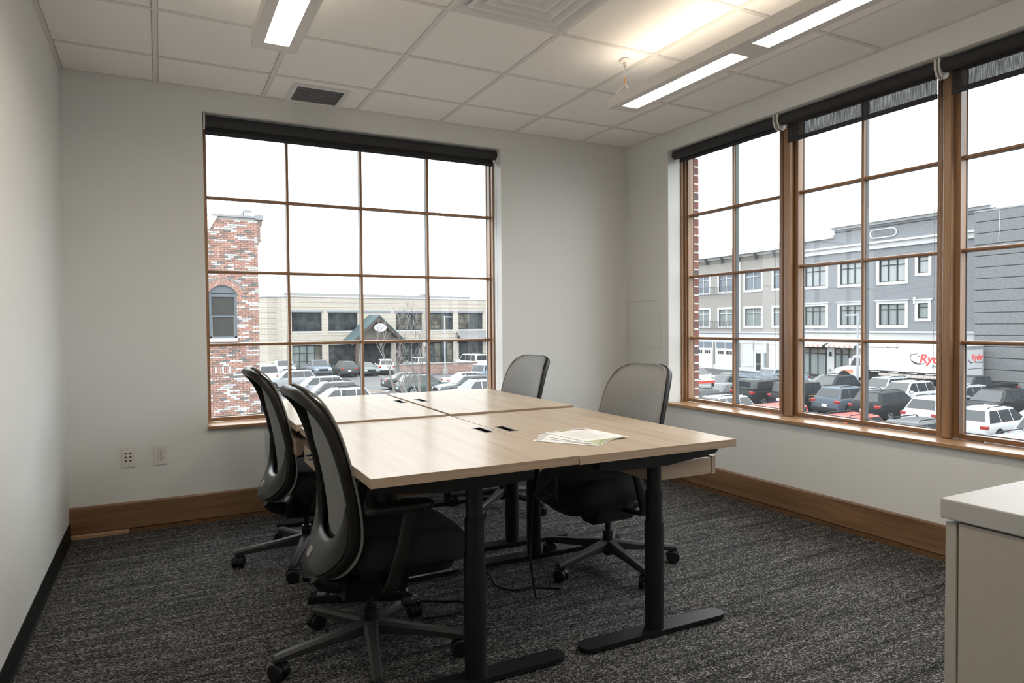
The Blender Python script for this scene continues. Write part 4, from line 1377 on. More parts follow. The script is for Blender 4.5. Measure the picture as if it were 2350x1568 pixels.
# ------------------------------------------------------------------ pale stone shop building across the lot
BA = math.atan2(4.9, 29.5)
shop = thing('shop_building', 'long pale stone two-storey shop building across the car park', 'building', (15.2, 83.6, GRADE), BA)
Z = lambda z: z - GRADE
colsW = [(0.0, 3.92), (4.78, 8.87), (9.62, 13.75), (14.53, 18.70), (19.74, 23.89), (24.83, 29.18)]
edges = [-0.75] + [e for c_ in colsW for e in c_] + [33.0]
for k in range(0, len(edges), 2):
    MB().box(edges[k], edges[k + 1], 0, 0.9, 0, Z(5.05)).build('pier', OUT['stone'], shop)
for k, (a, b) in enumerate(colsW):
    MB().box(a, b, 0, 0.9, Z(-1.13), Z(0.66 if k != 2 else 3.1)).build('spandrel', OUT['stone'], shop)
    MB().box(a, b, 0, 0.9, Z(3.08), Z(5.05)).build('upper_band', OUT['stone'], shop)
ln = MB()
for zz in (4.35, 3.75, 0.05, -0.55):
    ln.box(-0.75, 33, -0.012, 0, Z(zz), Z(zz) + 0.035)
ln.build('band_course', OUT['stone_line'], shop)
MB().box(-0.80, 33, -0.10, 1.2, Z(5.05), Z(5.20)).build('coping', OUT['white'], shop)
MB().box(0.1, 25.4, 3.0, 3.3, Z(4.9), Z(5.68)).build('rear_parapet', OUT['coping'], shop)
MB().box(25.4, 29.0, 3.0, 5, Z(5.2), Z(5.66)).build('roof_unit', OUT['lintel'], shop)
MB().box(20.8, 21.8, 3.5, 4.5, Z(5.6), Z(5.95)).build('roof_unit', OUT['coping'], shop)
MB().box(23.0, 23.8, 3.5, 4.3, Z(5.6), Z(6.05)).build('roof_unit', OUT['white'], shop)
MB().box(-0.75, 33, 0.9, 12, 0.0, Z(5.0)).build('building_body', OUT['stone'], shop)
# left wing, set at an angle and a little lower
wg = MB()
wg.rings([[(-0.75, 0.0, z), (-1.55, 1.1, z), (-2.75, 1.0, z), (-3.75, 3.4, z), (-3.75, 9, z), (-0.75, 9, z)] for z in (0, Z(4.95))])
wg.build('corner_wing', OUT['stone'], shop)
wg = MB()
wg.rings([[(-0.70, -0.10, z), (-1.60, 1.0, z), (-2.80, 0.88, z), (-3.90, 3.35, z), (-3.90, 9, z), (-0.70, 9, z)] for z in (Z(4.95), Z(5.08))])
wg.build('wing_coping', OUT['coping'], shop)
lw = MB()
for zz in (4.35, 3.70, 3.05, 2.35, 1.65, 1.0, 0.3, -0.4):
    lw.rings([[(-1.55, 1.085, z), (-2.76, 0.985, z), (-3.765, 3.395, z), (-3.70, 3.45, z), (-2.7, 1.1, z), (-1.55, 1.2, z)] for z in (Z(zz), Z(zz) + 0.04)])
lw.build('wing_band_course', OUT['stone_line'], shop)
MB().box(-0.56, -0.28, -0.02, 0.02, Z(0.75), Z(3.0)).build('slot_window', OUT['far_glass'], shop)
MB().box(-3.3, -0.8, -2.6, -0.2, 0, Z(-3.0)).build('planter_box', OUT['stone'], shop)
def shop_window(a, b, z0, z1, ncol, nrow, gm, two_tone=None, lower=False):
    fr = MB()
    w_ = 0.10
    fr.box(a, a + w_, 0.18, 0.30, z0, z1).box(b - w_, b, 0.18, 0.30, z0, z1).box(a + w_, b - w_, 0.18, 0.30, z0, z0 + w_).box(a + w_, b - w_, 0.18, 0.30, z1 - w_, z1)
    f_ = fr.build('shop_window', OUT['bronze'], shop)
    for k in range(1, ncol):
        x = a + (b - a) * k / ncol
        MB().box(x - (0.07 if k == ncol // 2 else 0.035), x + (0.07 if k == ncol // 2 else 0.035), 0.20, 0.28, z0 + w_, z1 - w_).build('mullion', OUT['bronze'], f_)
    for k in range(1, nrow):
        zz = z0 + (z1 - z0) * k / nrow
        MB().box(a + w_, b - w_, 0.21, 0.27, zz - 0.03, zz + 0.03).build('transom', OUT['bronze'], f_)
    for k in range(ncol):
        x0, x1 = a + (b - a) * k / ncol, a + (b - a) * (k + 1) / ncol
        MB().box(x0 + 0.03, x1 - 0.03, 0.235, 0.25, z0 + 0.08, z1 - 0.08).build('pane', gm[k % len(gm)], f_)
FG, MG, TG = OUT['far_glass'], OUT['mid_glass'], OUT['tan_glass']
for k, (a, b) in enumerate(colsW):
    if k != 2:
        shop_window(a, b, Z(0.69), Z(3.06), 4, 3, [[FG, FG, FG, FG], [FG, FG, FG, FG], None, [TG, TG, FG, TG], [TG, TG, TG, FG], [TG, TG, FG, FG]][k])
        MB().box(a - 0.18, b + 0.18, -0.06, 0.2, Z(3.08), Z(3.32)).build('lintel', OUT['lintel'], shop)
        MB().box(a - 0.02, b + 0.02, -0.04, 0.2, Z(0.46), Z(0.66)).build('window_ledge', OUT['white'], shop)
    else:
        MB().box(a, b, -0.06, 0.0, Z(3.08), Z(3.32)).build('lintel', OUT['lintel'], shop)
    if k == 0: gm = [MG, MG, MG, TG]
    elif k == 4: gm = [FG, TG, FG, TG]
    else: gm = [FG]
    shop_window(a, b, 0.05, Z(-1.14), 4, 3, gm)
for s in (9.25, 19.2):
    lt = MB().box(s - 0.08, s + 0.08, -0.16, 0.0, Z(-2.45), Z(-1.85)).build('wall_lantern', OUT['bronze'], shop)
# gabled timber porch
gy = -3.0
gx0, gx1, gxa, gze, gza = 6.73, 14.24, 10.47, Z(-0.60), Z(2.77)
def slope(u0, u1, th, y0, y1, side):
    """one raking member from eave to apex, th below the roof line"""
    e = gx0 if side < 0 else gx1
    P_ = lambda u, d: (e + (gxa - e) * u, gze + (gza - gze) * u - d)
    return [P_(u0, 0), P_(u1, 0), P_(u1, th), P_(u0, th)]
for sd in (-1, 1):
    MB().prism(slope(0, 1, 0.22, 0, 0, sd), gy - 0.25, 0.0, 'y').build('roof_slope', OUT['green_roof'], shop)
    pr = [(p[0], p[1] - 0.22) for p in slope(0.0, 1.0, 0.42, 0, 0, sd)]
    MB().prism(pr, gy - 0.12, gy + 0.25, 'y').build('rake_beam', OUT['timber'], shop)
MB().box(gx0 + 0.5, gx1 - 0.5, gy - 0.05, gy + 0.2, gze - 0.12, gze + 0.26).build('tie_beam', OUT['timber'], shop)
MB().box(gxa - 0.14, gxa + 0.14, gy - 0.04, gy + 0.18, gze + 0.26, gza - 0.55).build('king_post', OUT['timber'], shop)
MB().prism([(gx0 + 0.9, gze + 0.2), (gx1 - 0.9, gze + 0.2), (gxa, gza - 0.6)], gy + 0.9, gy + 1.0, 'y').build('gable_panel', OUT['olive'], shop)
for s in (gx0 + 0.7, gx1 - 0.7):
    MB().box(s - 0.16, s + 0.16, gy, gy + 0.3, 0, gze).build('porch_post', OUT['timber'], shop)
ov = [(10.60 + 0.88 * math.cos(q), Z(1.05) + 0.545 * math.sin(q)) for q in [2 * PI * k / 40 for k in range(40)]]
so = MB().prism(ov, gy - 0.30, gy - 0.20, 'y').build('oval_sign', OUT['sign'], shop)
lettering('BEYOND', 0.27, OUT['sign_ink'], so, (10.60, gy - 0.305, Z(0.93)), (PI / 2, 0, 0), 'sign_lettering', 0, 0, 'CENTER')
mk = MB()
def stroke(p, q, w_=0.02):
    d_ = Vector((q[0] - p[0], 0, q[1] - p[1])).normalized()
    n_ = Vector((-d_.z, 0, d_.x)) * w_
    a, b = Vector((p[0], 0, p[1])), Vector((q[0], 0, q[1]))
    mk.prism([((a + n_).x, (a + n_).z), ((b + n_).x, (b + n_).z), ((b - n_).x, (b - n_).z), ((a - n_).x, (a - n_).z)], gy - 0.308, gy - 0.30, 'y')
stroke((10.33, Z(1.22)), (10.44, Z(1.33))); stroke((10.44, Z(1.33)), (10.50, Z(1.27)))
stroke((10.46, Z(1.24)), (10.60, Z(1.42))); stroke((10.60, Z(1.42)), (10.80, Z(1.20)))
stroke((10.76, Z(1.32)), (10.88, Z(1.20)))
mk.build('sign_mountain_mark', OUT['sign_ink'], so)
# sloping metal awning on the right
aw_ = MB().prism([(0.0, Z(0.38)), (-1.25, Z(-0.58)), (-1.25, Z(-0.66)), (0.0, Z(0.30))], 24.4, 32.0, 'x')
aw_.build('metal_awning', OUT['awning'], shop)
for k in range(12):
    s = 24.5 + k * 0.62
    MB().prism([(0.0, Z(0.43)), (-1.25, Z(-0.53)), (-1.25, Z(-0.58)), (0.0, Z(0.38))], s, s + 0.05, 'x').build('awning_seam', OUT['coping'], shop)
for s in (24.6, 29.6):
    MB().prism([(0.0, Z(-0.4)), (-1.1, Z(-0.62)), (-1.1, Z(-0.72)), (-0.1, Z(-1.35)), (0.0, Z(-1.35))], s, s + 0.10, 'x').build('awning_bracket', OUT['bronze'], shop)

# ------------------------------------------------------------------ three-storey terrace across the street (right-hand windows)
BX = 60.0
def wall_boxes(y0, y1, z0, z1, holes, mat, parent, name, x0=0.0, x1=0.5):
    """a wall facing -x with rectangular openings, cut into strips"""
    ys_ = sorted(set([y0, y1] + [h for q in holes for h in q[:2]]))
    mb = MB()
    for a, b in zip(ys_, ys_[1:]):
        hz = sorted([q[2:] for q in holes if q[0] <= a + 1e-6 and q[1] >= b - 1e-6])
        z = z0
        for c_, d_ in hz:
            if c_ > z: mb.box(x0, x1, a, b, Z(z), Z(c_))
            z = d_
        if z < z1: mb.box(x0, x1, a, b, Z(z), Z(z1))
    return mb.build(name, mat, parent)
def far_window(parent, y0, y1, z0, z1, ncol, pane, bar_mat, trim=0.24, head=False, dark_bars=False, x=0.0, rail_z=None):
    t = MB()
    t.box(x - 0.06, x + 0.10, y0 - trim, y0, Z(z0 - trim), Z(z1 + trim)).box(x - 0.06, x + 0.10, y1, y1 + trim, Z(z0 - trim), Z(z1 + trim))
    t.box(x - 0.06, x + 0.10, y0, y1, Z(z0 - trim), Z(z0)).box(x - 0.06, x + 0.10, y0, y1, Z(z1), Z(z1 + trim))
    if head: t.box(x - 0.16, x + 0.05, y0 - trim - 0.15, y1 + trim + 0.15, Z(z1 + trim), Z(z1 + trim + 0.10))
    f_ = t.build('window_trim', OUT['white'], parent)
    for k in range(ncol):
        a, b = y0 + (y1 - y0) * k / ncol, y0 + (y1 - y0) * (k + 1) / ncol
        MB().box(x + 0.16, x + 0.18, a, b, Z(z0), Z(z1)).build('pane', pane, f_)
    g_ = MB()
    for k in range(1, ncol):
        a = y0 + (y1 - y0) * k / ncol
        MB().box(x + 0.06, x + 0.155, a - 0.045, a + 0.045, Z(z0), Z(z1)).build('window_bar', bar_mat, f_)
    zz = z0 + (z1 - z0) * 0.74
    MB().box(x + 0.07, x + 0.150, y0, y1, Z(zz) - 0.035, Z(zz) + 0.035).build('window_bar', bar_mat, f_)
    if dark_bars:
        d_ = MB()
        d_.box(x + 0.05, x + 0.158, y0, y0 + 0.07, Z(z0), Z(z1)).box(x + 0.05, x + 0.158, y1 - 0.07, y1, Z(z0), Z(z1)).box(x + 0.05, x + 0.158, y0, y1, Z(z0), Z(z0) + 0.06).box(x + 0.05, x + 0.158, y0, y1, Z(z1) - 0.07, Z(z1))
        d_.build('window_frame', bar_mat, f_)
    if rail_z:
        r_ = MB()
        ra, rb = y0 - trim - 0.35, y1 + trim + 0.25
        zb_, zt_ = z0 - trim - 0.12, z0 + 0.55
        for zz in (zb_, zt_):
            r_.box(x - 0.50, x - 0.46, ra, rb, Z(zz), Z(zz) + 0.05)
            for yy in (ra, rb): r_.box(x - 0.50, x - 0.06, yy - 0.02, yy + 0.02, Z(zz), Z(zz) + 0.05)
        n_ = 14
        for k in range(n_ + 1):
            yy = ra + (rb - ra) * k / n_
            r_.box(x - 0.49, x - 0.47, yy - 0.012, yy + 0.012, Z(zb_), Z(zt_))
        r_.build('balconette_rail', OUT['rail'], f_)
    return f_

beige = thing('beige_apartment_building', 'beige clapboard apartment building with balconettes and white garage doors', 'building', (BX, 0, GRADE))
bw = []
for (za, zb_) in ((4.98, 6.98), (0.91, 2.86)):
    for (ya, yb, rl) in ((61.3, 63.4, 1), (57.30, 59.45, 1), (53.42, 55.66, 1), (49.29, 51.58, 0), (45.30, 47.54, 0)):
        bw.append((ya, yb, za, zb_, rl))
wall_boxes(44.06, 70.0, -0.4, 8.95, [q[:4] for q in bw], OUT['siding_beige'], beige, 'clapboard_wall')
for ya, yb, za, zb_, rl in bw:
    far_window(beige, ya, yb, za, zb_, 2, OUT['curtain'] if za < 3 else OUT['bluepane'], OUT['white'], 0.26, False, False, 0.0, rl)
MB().box(-0.9, 3, 44.06, 70, Z(9.05), Z(9.78)).build('eave_fascia', OUT['white'], beige)
MB().box(-0.25, 0.3, 44.06, 70, Z(8.80), Z(9.05)).build('eave_frieze', OUT['white'], beige)
for k in range(9):
    y = 45.0 + k * 2.55
    MB().box(-0.05, 0.02, y, y + 2.0, Z(8.38), Z(8.78)).build('frieze_vent', OUT['olive'], beige)
    MB().box(-0.55, 0.0, y - 0.35, y - 0.17, Z(8.35), Z(9.05)).build('eave_bracket', OUT['rail'], beige)
MB().box(0.5, 12, 44.06, 70, 0, Z(9.4)).build('building_body', OUT['siding_beige'], beige)
MB().box(-0.10, 0.0, 52.25, 52.65, Z(-0.4), Z(8.3)).build('downpipe', OUT['white'], beige)
MB().box(-0.12, -0.02, 52.65, 52.85, Z(0.6), Z(8.1)).build('downpipe', OUT['olive'], beige)
MB().box(-0.25, 0.4, 44.06, 70, Z(-0.45), Z(0.22)).build('belt_band', OUT['white'], beige)
MB().box(-0.35, 0.4, 44.06, 70, Z(0.02), Z(0.10)).build('belt_ledge', OUT['lintel'], beige)
MB().box(-0.02, 0.5, 44.06, 70, 0, Z(-0.45)).build('ground_floor_wall', OUT['white'], beige)
for k in range(3):
    ya = 53.2 + k * 3.55
    g_ = MB().box(-0.10, -0.02, ya, ya + 3.0, 0, Z(-1.9)).build('garage_door', MO('garage_white', (0.78, 0.79, 0.80), 0.5), beige)
    for q in range(2):
        MB().box(-0.10, -0.03, ya + 0.15 + q * 1.45, ya + 1.40 + q * 1.45, Z(-1.70), Z(-1.05)).build('transom_pane', OUT['bluepane'], g_)
        for r in range(3):
            yy = ya + 0.35 + q * 1.35 + r * 0.32
            MB().box(-0.12, -0.09, yy, yy + 0.24, Z(-2.45), Z(-2.05)).build('door_light', OUT['bronze'], g_)
    MB().box(-0.07, -0.02, ya + 3.15, ya + 3.40, Z(-3.7), Z(-1.05)).build('taupe_pilaster', OUT['olive'], beige)
for (ya, yb, za, zb_, m) in ((50.55, 52.05, -3.55, -1.12, FG), (48.75, 50.25, -1.70, -1.12, OUT['bluepane']), (44.4, 47.95, -3.55, -1.15, OUT['curtain'])):
    far_window(beige, ya, yb, za, zb_, 1, m, OUT['white'], 0.18)
dr = MB().box(-0.08, -0.02, 48.95, 50.25, 0, Z(-2.05)).build('shop_door', OUT['white'], beige)
MB().box(-0.10, -0.07, 49.30, 49.95, 0.95, Z(-2.2)).build('door_glass', OUT['bronze'], dr)
MB().box(-0.10, -0.07, 49.30, 49.95, 0.15, 0.85).build('door_glass', OUT['bronze'], dr)
MB().box(-0.10, -0.04, 48.55, 48.80, 0.6, Z(-2.1)).build('side_light', OUT['bluepane'], dr)
MB().box(-0.07, -0.02, 48.25, 48.48, 0.2, Z(-1.05)).build('taupe_pilaster', OUT['olive'], beige)
MB().box(-0.07, -0.02, 52.35, 52.75, 0.4, Z(-1.05)).build('taupe_pilaster', OUT['olive'], beige)

grey = thing('grey_apartment_building', 'blue-grey clapboard apartment building with white trim and striped awnings', 'building', (BX, 0, GRADE))
gw = []
for za, zb_ in ((4.90, 6.98), (0.92, 2.87)):
    for ya, yb, nc in ((41.03, 43.48, 3), (37.16, 39.44, 3), (32.88, 35.35, 3), (30.82, 31.72, 1)):
        if nc == 1: gw.append((ya, yb, 5.50 if za > 3 else 1.50, zb_ - 0.03, nc))
        else: gw.append((ya, yb, za, zb_, nc))
wall_boxes(25.7, 44.0, -0.4, 8.05, [q[:4] for q in gw], OUT['siding_grey'], grey, 'clapboard_wall')
for ya, yb, za, zb_, nc in gw:
    far_window(grey, ya, yb, za, zb_, nc, OUT['curtain'] if za < 3 else OUT['curtain2'], OUT['bronze'], 0.27, za < 3, True)
MB().box(-0.02, 0.5, 25.7, 44.0, Z(8.66), Z(9.55)).build('parapet_wall', OUT['siding_grey'], grey)
MB().box(-0.02, 0.5, 25.7, 40.1, Z(9.55), Z(10.35)).build('raised_parapet', OUT['siding_grey'], grey)
MB().box(-0.20, 0.5, 25.7, 44.0, Z(8.03), Z(8.52)).build('cornice_band', OUT['white'], grey)
MB().box(-0.45, 0.5, 25.7, 44.0, Z(8.52), Z(8.70)).build('cornice_ledge', OUT['white'], grey)
MB().box(-0.25, 0.5, 40.1, 44.0, Z(9.55), Z(9.87)).build('parapet_coping', OUT['white'], grey)
MB().box(-0.25, 0.5, 25.7, 40.25, Z(10.30), Z(10.50)).build('parapet_coping', OUT['white'], grey)
MB().box(-0.65, 0.6, 25.7, 40.55, Z(10.50), Z(10.76)).build('parapet_coping', OUT['white'], grey)
MB().box(-0.06, 0.0, 25.7, 40.1, Z(10.02), Z(10.10)).build('parapet_line', OUT['bronze'], grey)
MB().box(0.5, 12, 25.7, 44.0, 0, Z(8.9)).build('building_body', OUT['siding_grey'], grey)
ovp = []
for cy_, sg in ((35.85, 1), (34.05, -1)):
    for k in range(9):
        q = -PI / 2 + PI * k / 8
        ovp.append((-0.08, cy_ + sg * 0.38 * math.cos(q), Z(9.42) + sg * 0.38 * math.sin(q)))
MB().tube(ovp, 0.07, 8, True).build('oval_surround', OUT['white'], grey)
MB().prism([(p[1], p[2]) for p in ovp], -0.06, -0.02, 'x').build('oval_louvre', OUT['block'], grey)
MB().box(-0.12, 0.0, 31.9, 32.1, Z(2.8), Z(3.4)).build('meter_box', OUT['white'], grey)
MB().box(-0.30, 0.5, 25.7, 44.0, Z(-0.85), Z(0.20)).build('belt_band', OUT['white'], grey)
MB().box(-0.50, 0.5, 25.7, 44.0, Z(0.20), Z(0.36)).build('belt_ledge', OUT['white'], grey)
MB().box(-0.02, 0.5, 25.7, 44.0, 0, Z(-0.85)).build('ground_floor_wall', OUT['white'], grey)
for ya, yb in ((40.90, 43.65), (37.4, 40.0), (33.6, 36.4)):
    f_ = MB()
    f_.box(-0.10, -0.02, ya, ya + 0.14, 0, Z(-1.28)).box(-0.10, -0.02, yb - 0.14, yb, 0, Z(-1.28)).box(-0.10, -0.02, ya, yb, Z(-1.42), Z(-1.25)).box(-0.10, -0.02, ya, yb, Z(-2.0), Z(-1.88)).box(-0.10, -0.02, ya, yb, 0, 0.2)
    f_.box(-0.10, -0.02, ya + 0.95, ya + 1.05, 0, Z(-1.3)).box(-0.12, -0.02, yb - 0.90, yb - 0.72, 0, Z(-1.3))
    s_ = f_.build('shopfront', OUT['bronze'], grey)
    MB().box(-0.05, -0.03, ya + 0.14, yb - 0.14, 0.2, Z(-2.0)).build('shop_glass', OUT['curtain'], s_)
    MB().box(-0.05, -0.03, ya + 0.14, yb - 0.14, Z(-1.88), Z(-1.42)).build('shop_glass', OUT['olive'], s_)
    n_ = 11
    aw_ = node  # striped fabric awning, one strip per stripe
    w_ = (yb - ya + 0.5) / n_
    par = MB().box(-1.1, -1.06, ya - 0.25, yb + 0.25, Z(-1.30), Z(-1.26)).build('awning', OUT['stripe'], grey)
    for k in range(n_):
        y_ = ya - 0.25 + k * w_
        MB().prism([(-0.02, Z(-0.70)), (-1.1, Z(-1.05)), (-1.1, Z(-1.30)), (-1.07, Z(-1.30)), (-1.07, Z(-1.08)), (-0.02, Z(-0.76))], y_, y_ + w_ - 0.002, 'y').build('awning_stripe', OUT['stripe'] if k % 2 else OUT['stripe2'], par)
for y_ in (40.45, 36.9):
    MB().rbox(-0.25, -0.02, y_ - 0.10, y_ + 0.10, Z(-2.15), Z(-1.75), 0.03, 1).build('wall_lantern', OUT['bronze'], grey)
    MB().cyl((-0.06, y_ + 0.1, Z(-3.6)), (-0.02, y_ + 0.1, Z(-3.6)), 0.16, n=14).build('wall_vent', OUT['coping'], grey)

# ------------------------------------------------------------------ split-block building on the right
cmu = thing('block_building', 'tall windowless grey block building at the right, laid in rough courses', 'building', (57.0, 0, GRADE))
MB().box(0.06, 2.9, -30, 25.45, 0, Z(9.62)).build('wall_core', OUT['block_joint'], cmu)
hC = 0.877
for k in range(16):
    z0 = k * hC + 0.02
    z1 = min((k + 1) * hC - 0.025, Z(9.66))
    MB().rbox(-0.03, 0.10, -30, 25.50, z0, z1, 0.03, 1).build('block_course', OUT['block'], cmu)
MB().box(-0.06, 3, -30, 25.52, Z(9.66), Z(9.78)).build('coping', OUT['coping'], cmu)
# paint drip down the face
MB().tube([(-0.036, 23.75, Z(9.6)), (-0.036, 23.72, Z(8.5)), (-0.036, 23.76, Z(7.2))], 0.025, 6).build('pale_drip', OUT['white'], cmu)

# ------------------------------------------------------------------ lot furniture
def lamp_post(label, x, y, ztop, arm, cut=None):
    t = thing('street_lamp', label, 'lamp post', (x, y, GRADE), 0)
    MB().cyl((0, 0, 0), (0, 0, 0.55), 0.34, 0.30, 18).build('footing', OUT['concrete'], t, True)
    MB().cyl((0, 0, 0.55), (0, 0, Z(ztop)), 0.10, 0.075, 12).build('pole', OUT['pole'], t, True)
    MB().box(-0.06, 0.06, -0.06, 0.06, Z(ztop), Z(ztop) + 0.1).build('cap', OUT['pole'], t)
    a = Vector(arm)
    n_ = Vector((-a.y, a.x, 0)).normalized() * 0.14
    h = MB()
    p = [Vector((0, 0, Z(ztop) - 0.1)), a + Vector((0, 0, Z(ztop) - 0.1))]
    h.rings([[q + n_, q - n_, q - n_ + Vector((0, 0, 0.13)), q + n_ + Vector((0, 0, 0.13))] for q in p])
    h.build('lamp_head', OUT['pole'], t)
    return t
lamp_post('pale lamp post standing behind the low brick wall, arm to the right', 29.2, 67.0, 2.25, (0.85, 0, 0))
lamp_post('pale lamp post in front of the white box truck', 52.6, 32.3, 1.86, (-0.2, 0.95, 0))

pl_ = thing('brick_planter_wall', 'low red brick wall with a pale cap in the car park', 'wall', (24.2, 67.7, GRADE))
MB().box(0, 9.3, 0, 0.35, 0, 1.12).build('brickwork', brick_far_mat('planter_brick', (0.34, 0.155, 0.12), (0.46, 0.27, 0.22), (0.45, 0.40, 0.36), 0.42, 0.135, 0.02), pl_)
MB().rbox(-0.06, 9.36, -0.08, 0.43, 1.12, 1.26, 0.02, 1).build('cap_stone', OUT['concrete'], pl_)
t = thing('parking_sign', 'small white sign on a thin post by the shop windows', 'sign', (28.0, 69.5, GRADE))
MB().cyl((0, 0, 0), (0, 0, 2.0), 0.03, n=8).build('post', OUT['pole'], t, True)
MB().rbox(-0.16, 0.16, -0.03, -0.01, 1.45, 2.05, 0.01, 1).build('sign_plate', OUT['sign'], t)
t = thing('planting_island', 'kerbed island of bare winter soil in the car park', 'planting bed', (15.0, 49.6, GRADE))
isl = [(1.5 * math.cos(q) * (1.5 if math.cos(q) > 0 else 1), 1.1 * math.sin(q)) for q in [2 * PI * k / 28 for k in range(28)]]
MB().rings([[(x, y, 0) for x, y in isl], [(x, y, 0.15) for x, y in isl], [(x * 0.88, y * 0.86, 0.15) for x, y in isl], [(x * 0.88, y * 0.86, 0.10) for x, y in isl]], cap1=False).build('kerb', OUT['concrete'], t)
MB().rings([[(x * 0.88, y * 0.86, 0.05) for x, y in isl], [(x * 0.88, y * 0.86, 0.12) for x, y in isl], [(x * 0.4, y * 0.4, 0.17) for x, y in isl]]).build('soil', OUT['dirt'], t)
for k in range(9):
    place('stall_line', MB().box(0, 0.12, -2.6, 2.6, 0.0, 0.006).data('stall_line', OUT['line']), lot, (13.9 + k * 2.7, 69.5, GRADE + 0.002))
for k in range(10):
    place('stall_line', MB().box(-2.6, 2.6, 0, 0.12, 0.0, 0.006).data('stall_line', OUT['line']), lot, (36.2, 31.2 - k * 2.72, GRADE + 0.002))

def sapling(label, x, y, h, seed, lean=0.0):
    t = thing('bare_tree', label, 'tree', (x, y, GRADE), 0)
    rn = random.Random(seed)
    tr, br = MB(), MB()
    def grow(mb, p, d, L, r, depth):
        n_ = 4
        pts, rad = [p], [r]
        q, dd = p.copy(), d.copy()
        for k in range(n_):
            dd = (dd + Vector((rn.uniform(-.16, .16), rn.uniform(-.16, .16), 0.10 * rn.random()))).normalized()
            q = q + dd * L / n_
            pts.append(q.copy()); rad.append(r * (1 - 0.5 * (k + 1) / n_))
        mb.tube(pts, rad, 5)
        if depth > 0:
            for k in range(rn.choice((3, 4))):
                i = rn.randint(1, n_)
                az = rn.uniform(0, 2 * PI)
                side = Vector((math.cos(az), math.sin(az), 0.55 + 0.5 * rn.random())).normalized()
                nd = (dd * 0.55 + side * 0.75).normalized()
                grow(br, pts[i].copy(), nd, L * rn.uniform(0.5, 0.72), max(0.009, rad[i] * 0.66), depth - 1)
    grow(tr, Vector((0, 0, 0)), Vector((lean, 0, 1)).normalized(), h * 0.55, 0.095, 4)
    tr.build('trunk', OUT['bark'], t, True)
    stuff(br.build('branches', OUT['bark'], t, True))
    return t
sapling('bare sapling with pale forked branches in front of the brick planter wall', 12.75, 30.0, 6.0, 5)
sapling('thin bare sapling in front of the pale stone wall beside the porch', 12.6, 33.0, 5.6, 12, -0.06)

# ------------------------------------------------------------------ vehicles
CARM = dict(
    glass=M('car_glass', (0.022, 0.026, 0.029), 0.06, spec=0.42),
    tyre=M('tyre_rubber', (0.012, 0.012, 0.013), 0.8, spec=0.1),
    rim=M('alloy_rim', (0.42, 0.43, 0.44), 0.35, metal=0.7),
    trim=M('car_black_trim', (0.012, 0.013, 0.014), 0.6, spec=0.15),
    red=M('tail_light_red', (0.26, 0.018, 0.018), 0.2),
    lamp=M('head_light_clear', (0.62, 0.65, 0.68), 0.12),
    plate=M('licence_plate', (0.72, 0.73, 0.74), 0.5),
    chrome=M('car_chrome', (0.55, 0.56, 0.58), 0.25, metal=0.8),
)
PAINT = {}
def paint(nm, c, metal=0.0):
    if nm not in PAINT:
        PAINT[nm] = M('car_paint_' + nm, c, 0.3, metal=metal, coat=0.05, spec=0.13)
    return PAINT[nm]
paint('black', (0.012, 0.013, 0.015)); paint('white', (0.40, 0.41, 0.42)); paint('silver', (0.23, 0.245, 0.26)); paint('grey', (0.09, 0.096, 0.10))
paint('dark_grey', (0.05, 0.056, 0.058)); paint('blue_grey', (0.080, 0.10, 0.125)); paint('slate_blue', (0.06, 0.075, 0.095)); paint('red', (0.40, 0.045, 0.03))
paint('dark_green', (0.065, 0.085, 0.08)); paint('pale_blue', (0.17, 0.205, 0.245)); paint('brown_grey', (0.13, 0.13, 0.11))

# kind: length, width, height, belt, bonnet, ground, rear glass base/top, front glass base/top (x from the middle, nose at +x), tail height
KIND = dict(
    suv=dict(L=4.75, W=1.90, H=1.74, belt=1.08, bon=1.02, tail=1.05, gr=0.24, r0=-2.22, r1=-1.80, f1=0.20, f0=0.98, rw=0.66, pil=(-1.20, -0.25)),
    wagon=dict(L=4.85, W=1.87, H=1.66, belt=1.02, bon=0.96, tail=1.00, gr=0.22, r0=-2.26, r1=-1.78, f1=0.20, f0=1.05, rw=0.64, pil=(-1.15, -0.2)),
    sedan=dict(L=4.85, W=1.84, H=1.46, belt=0.96, bon=0.88, tail=0.98, gr=0.18, r0=-1.72, r1=-0.98, f1=0.22, f0=1.12, rw=0.60, pil=(-0.75, -0.15)),
    pickup=dict(L=5.85, W=2.00, H=1.90, belt=1.22, bon=1.16, tail=1.22, gr=0.34, r0=-0.72, r1=-0.60, f1=0.70, f0=1.35, rw=0.72, pil=(-0.50, 0.10)),
    off_roader=dict(L=4.40, W=1.86, H=1.85, belt=1.16, bon=1.12, tail=1.16, gr=0.36, r0=-1.98, r1=-1.86, f1=0.52, f0=0.78, rw=0.80, pil=(-1.05, -0.15)),
    van=dict(L=5.30, W=2.00, H=2.00, belt=1.14, bon=1.05, tail=1.14, gr=0.26, r0=-2.55, r1=-2.42, f1=0.95, f0=1.75, rw=0.78, pil=(-1.3, 0.1)),
)
CAR = {}
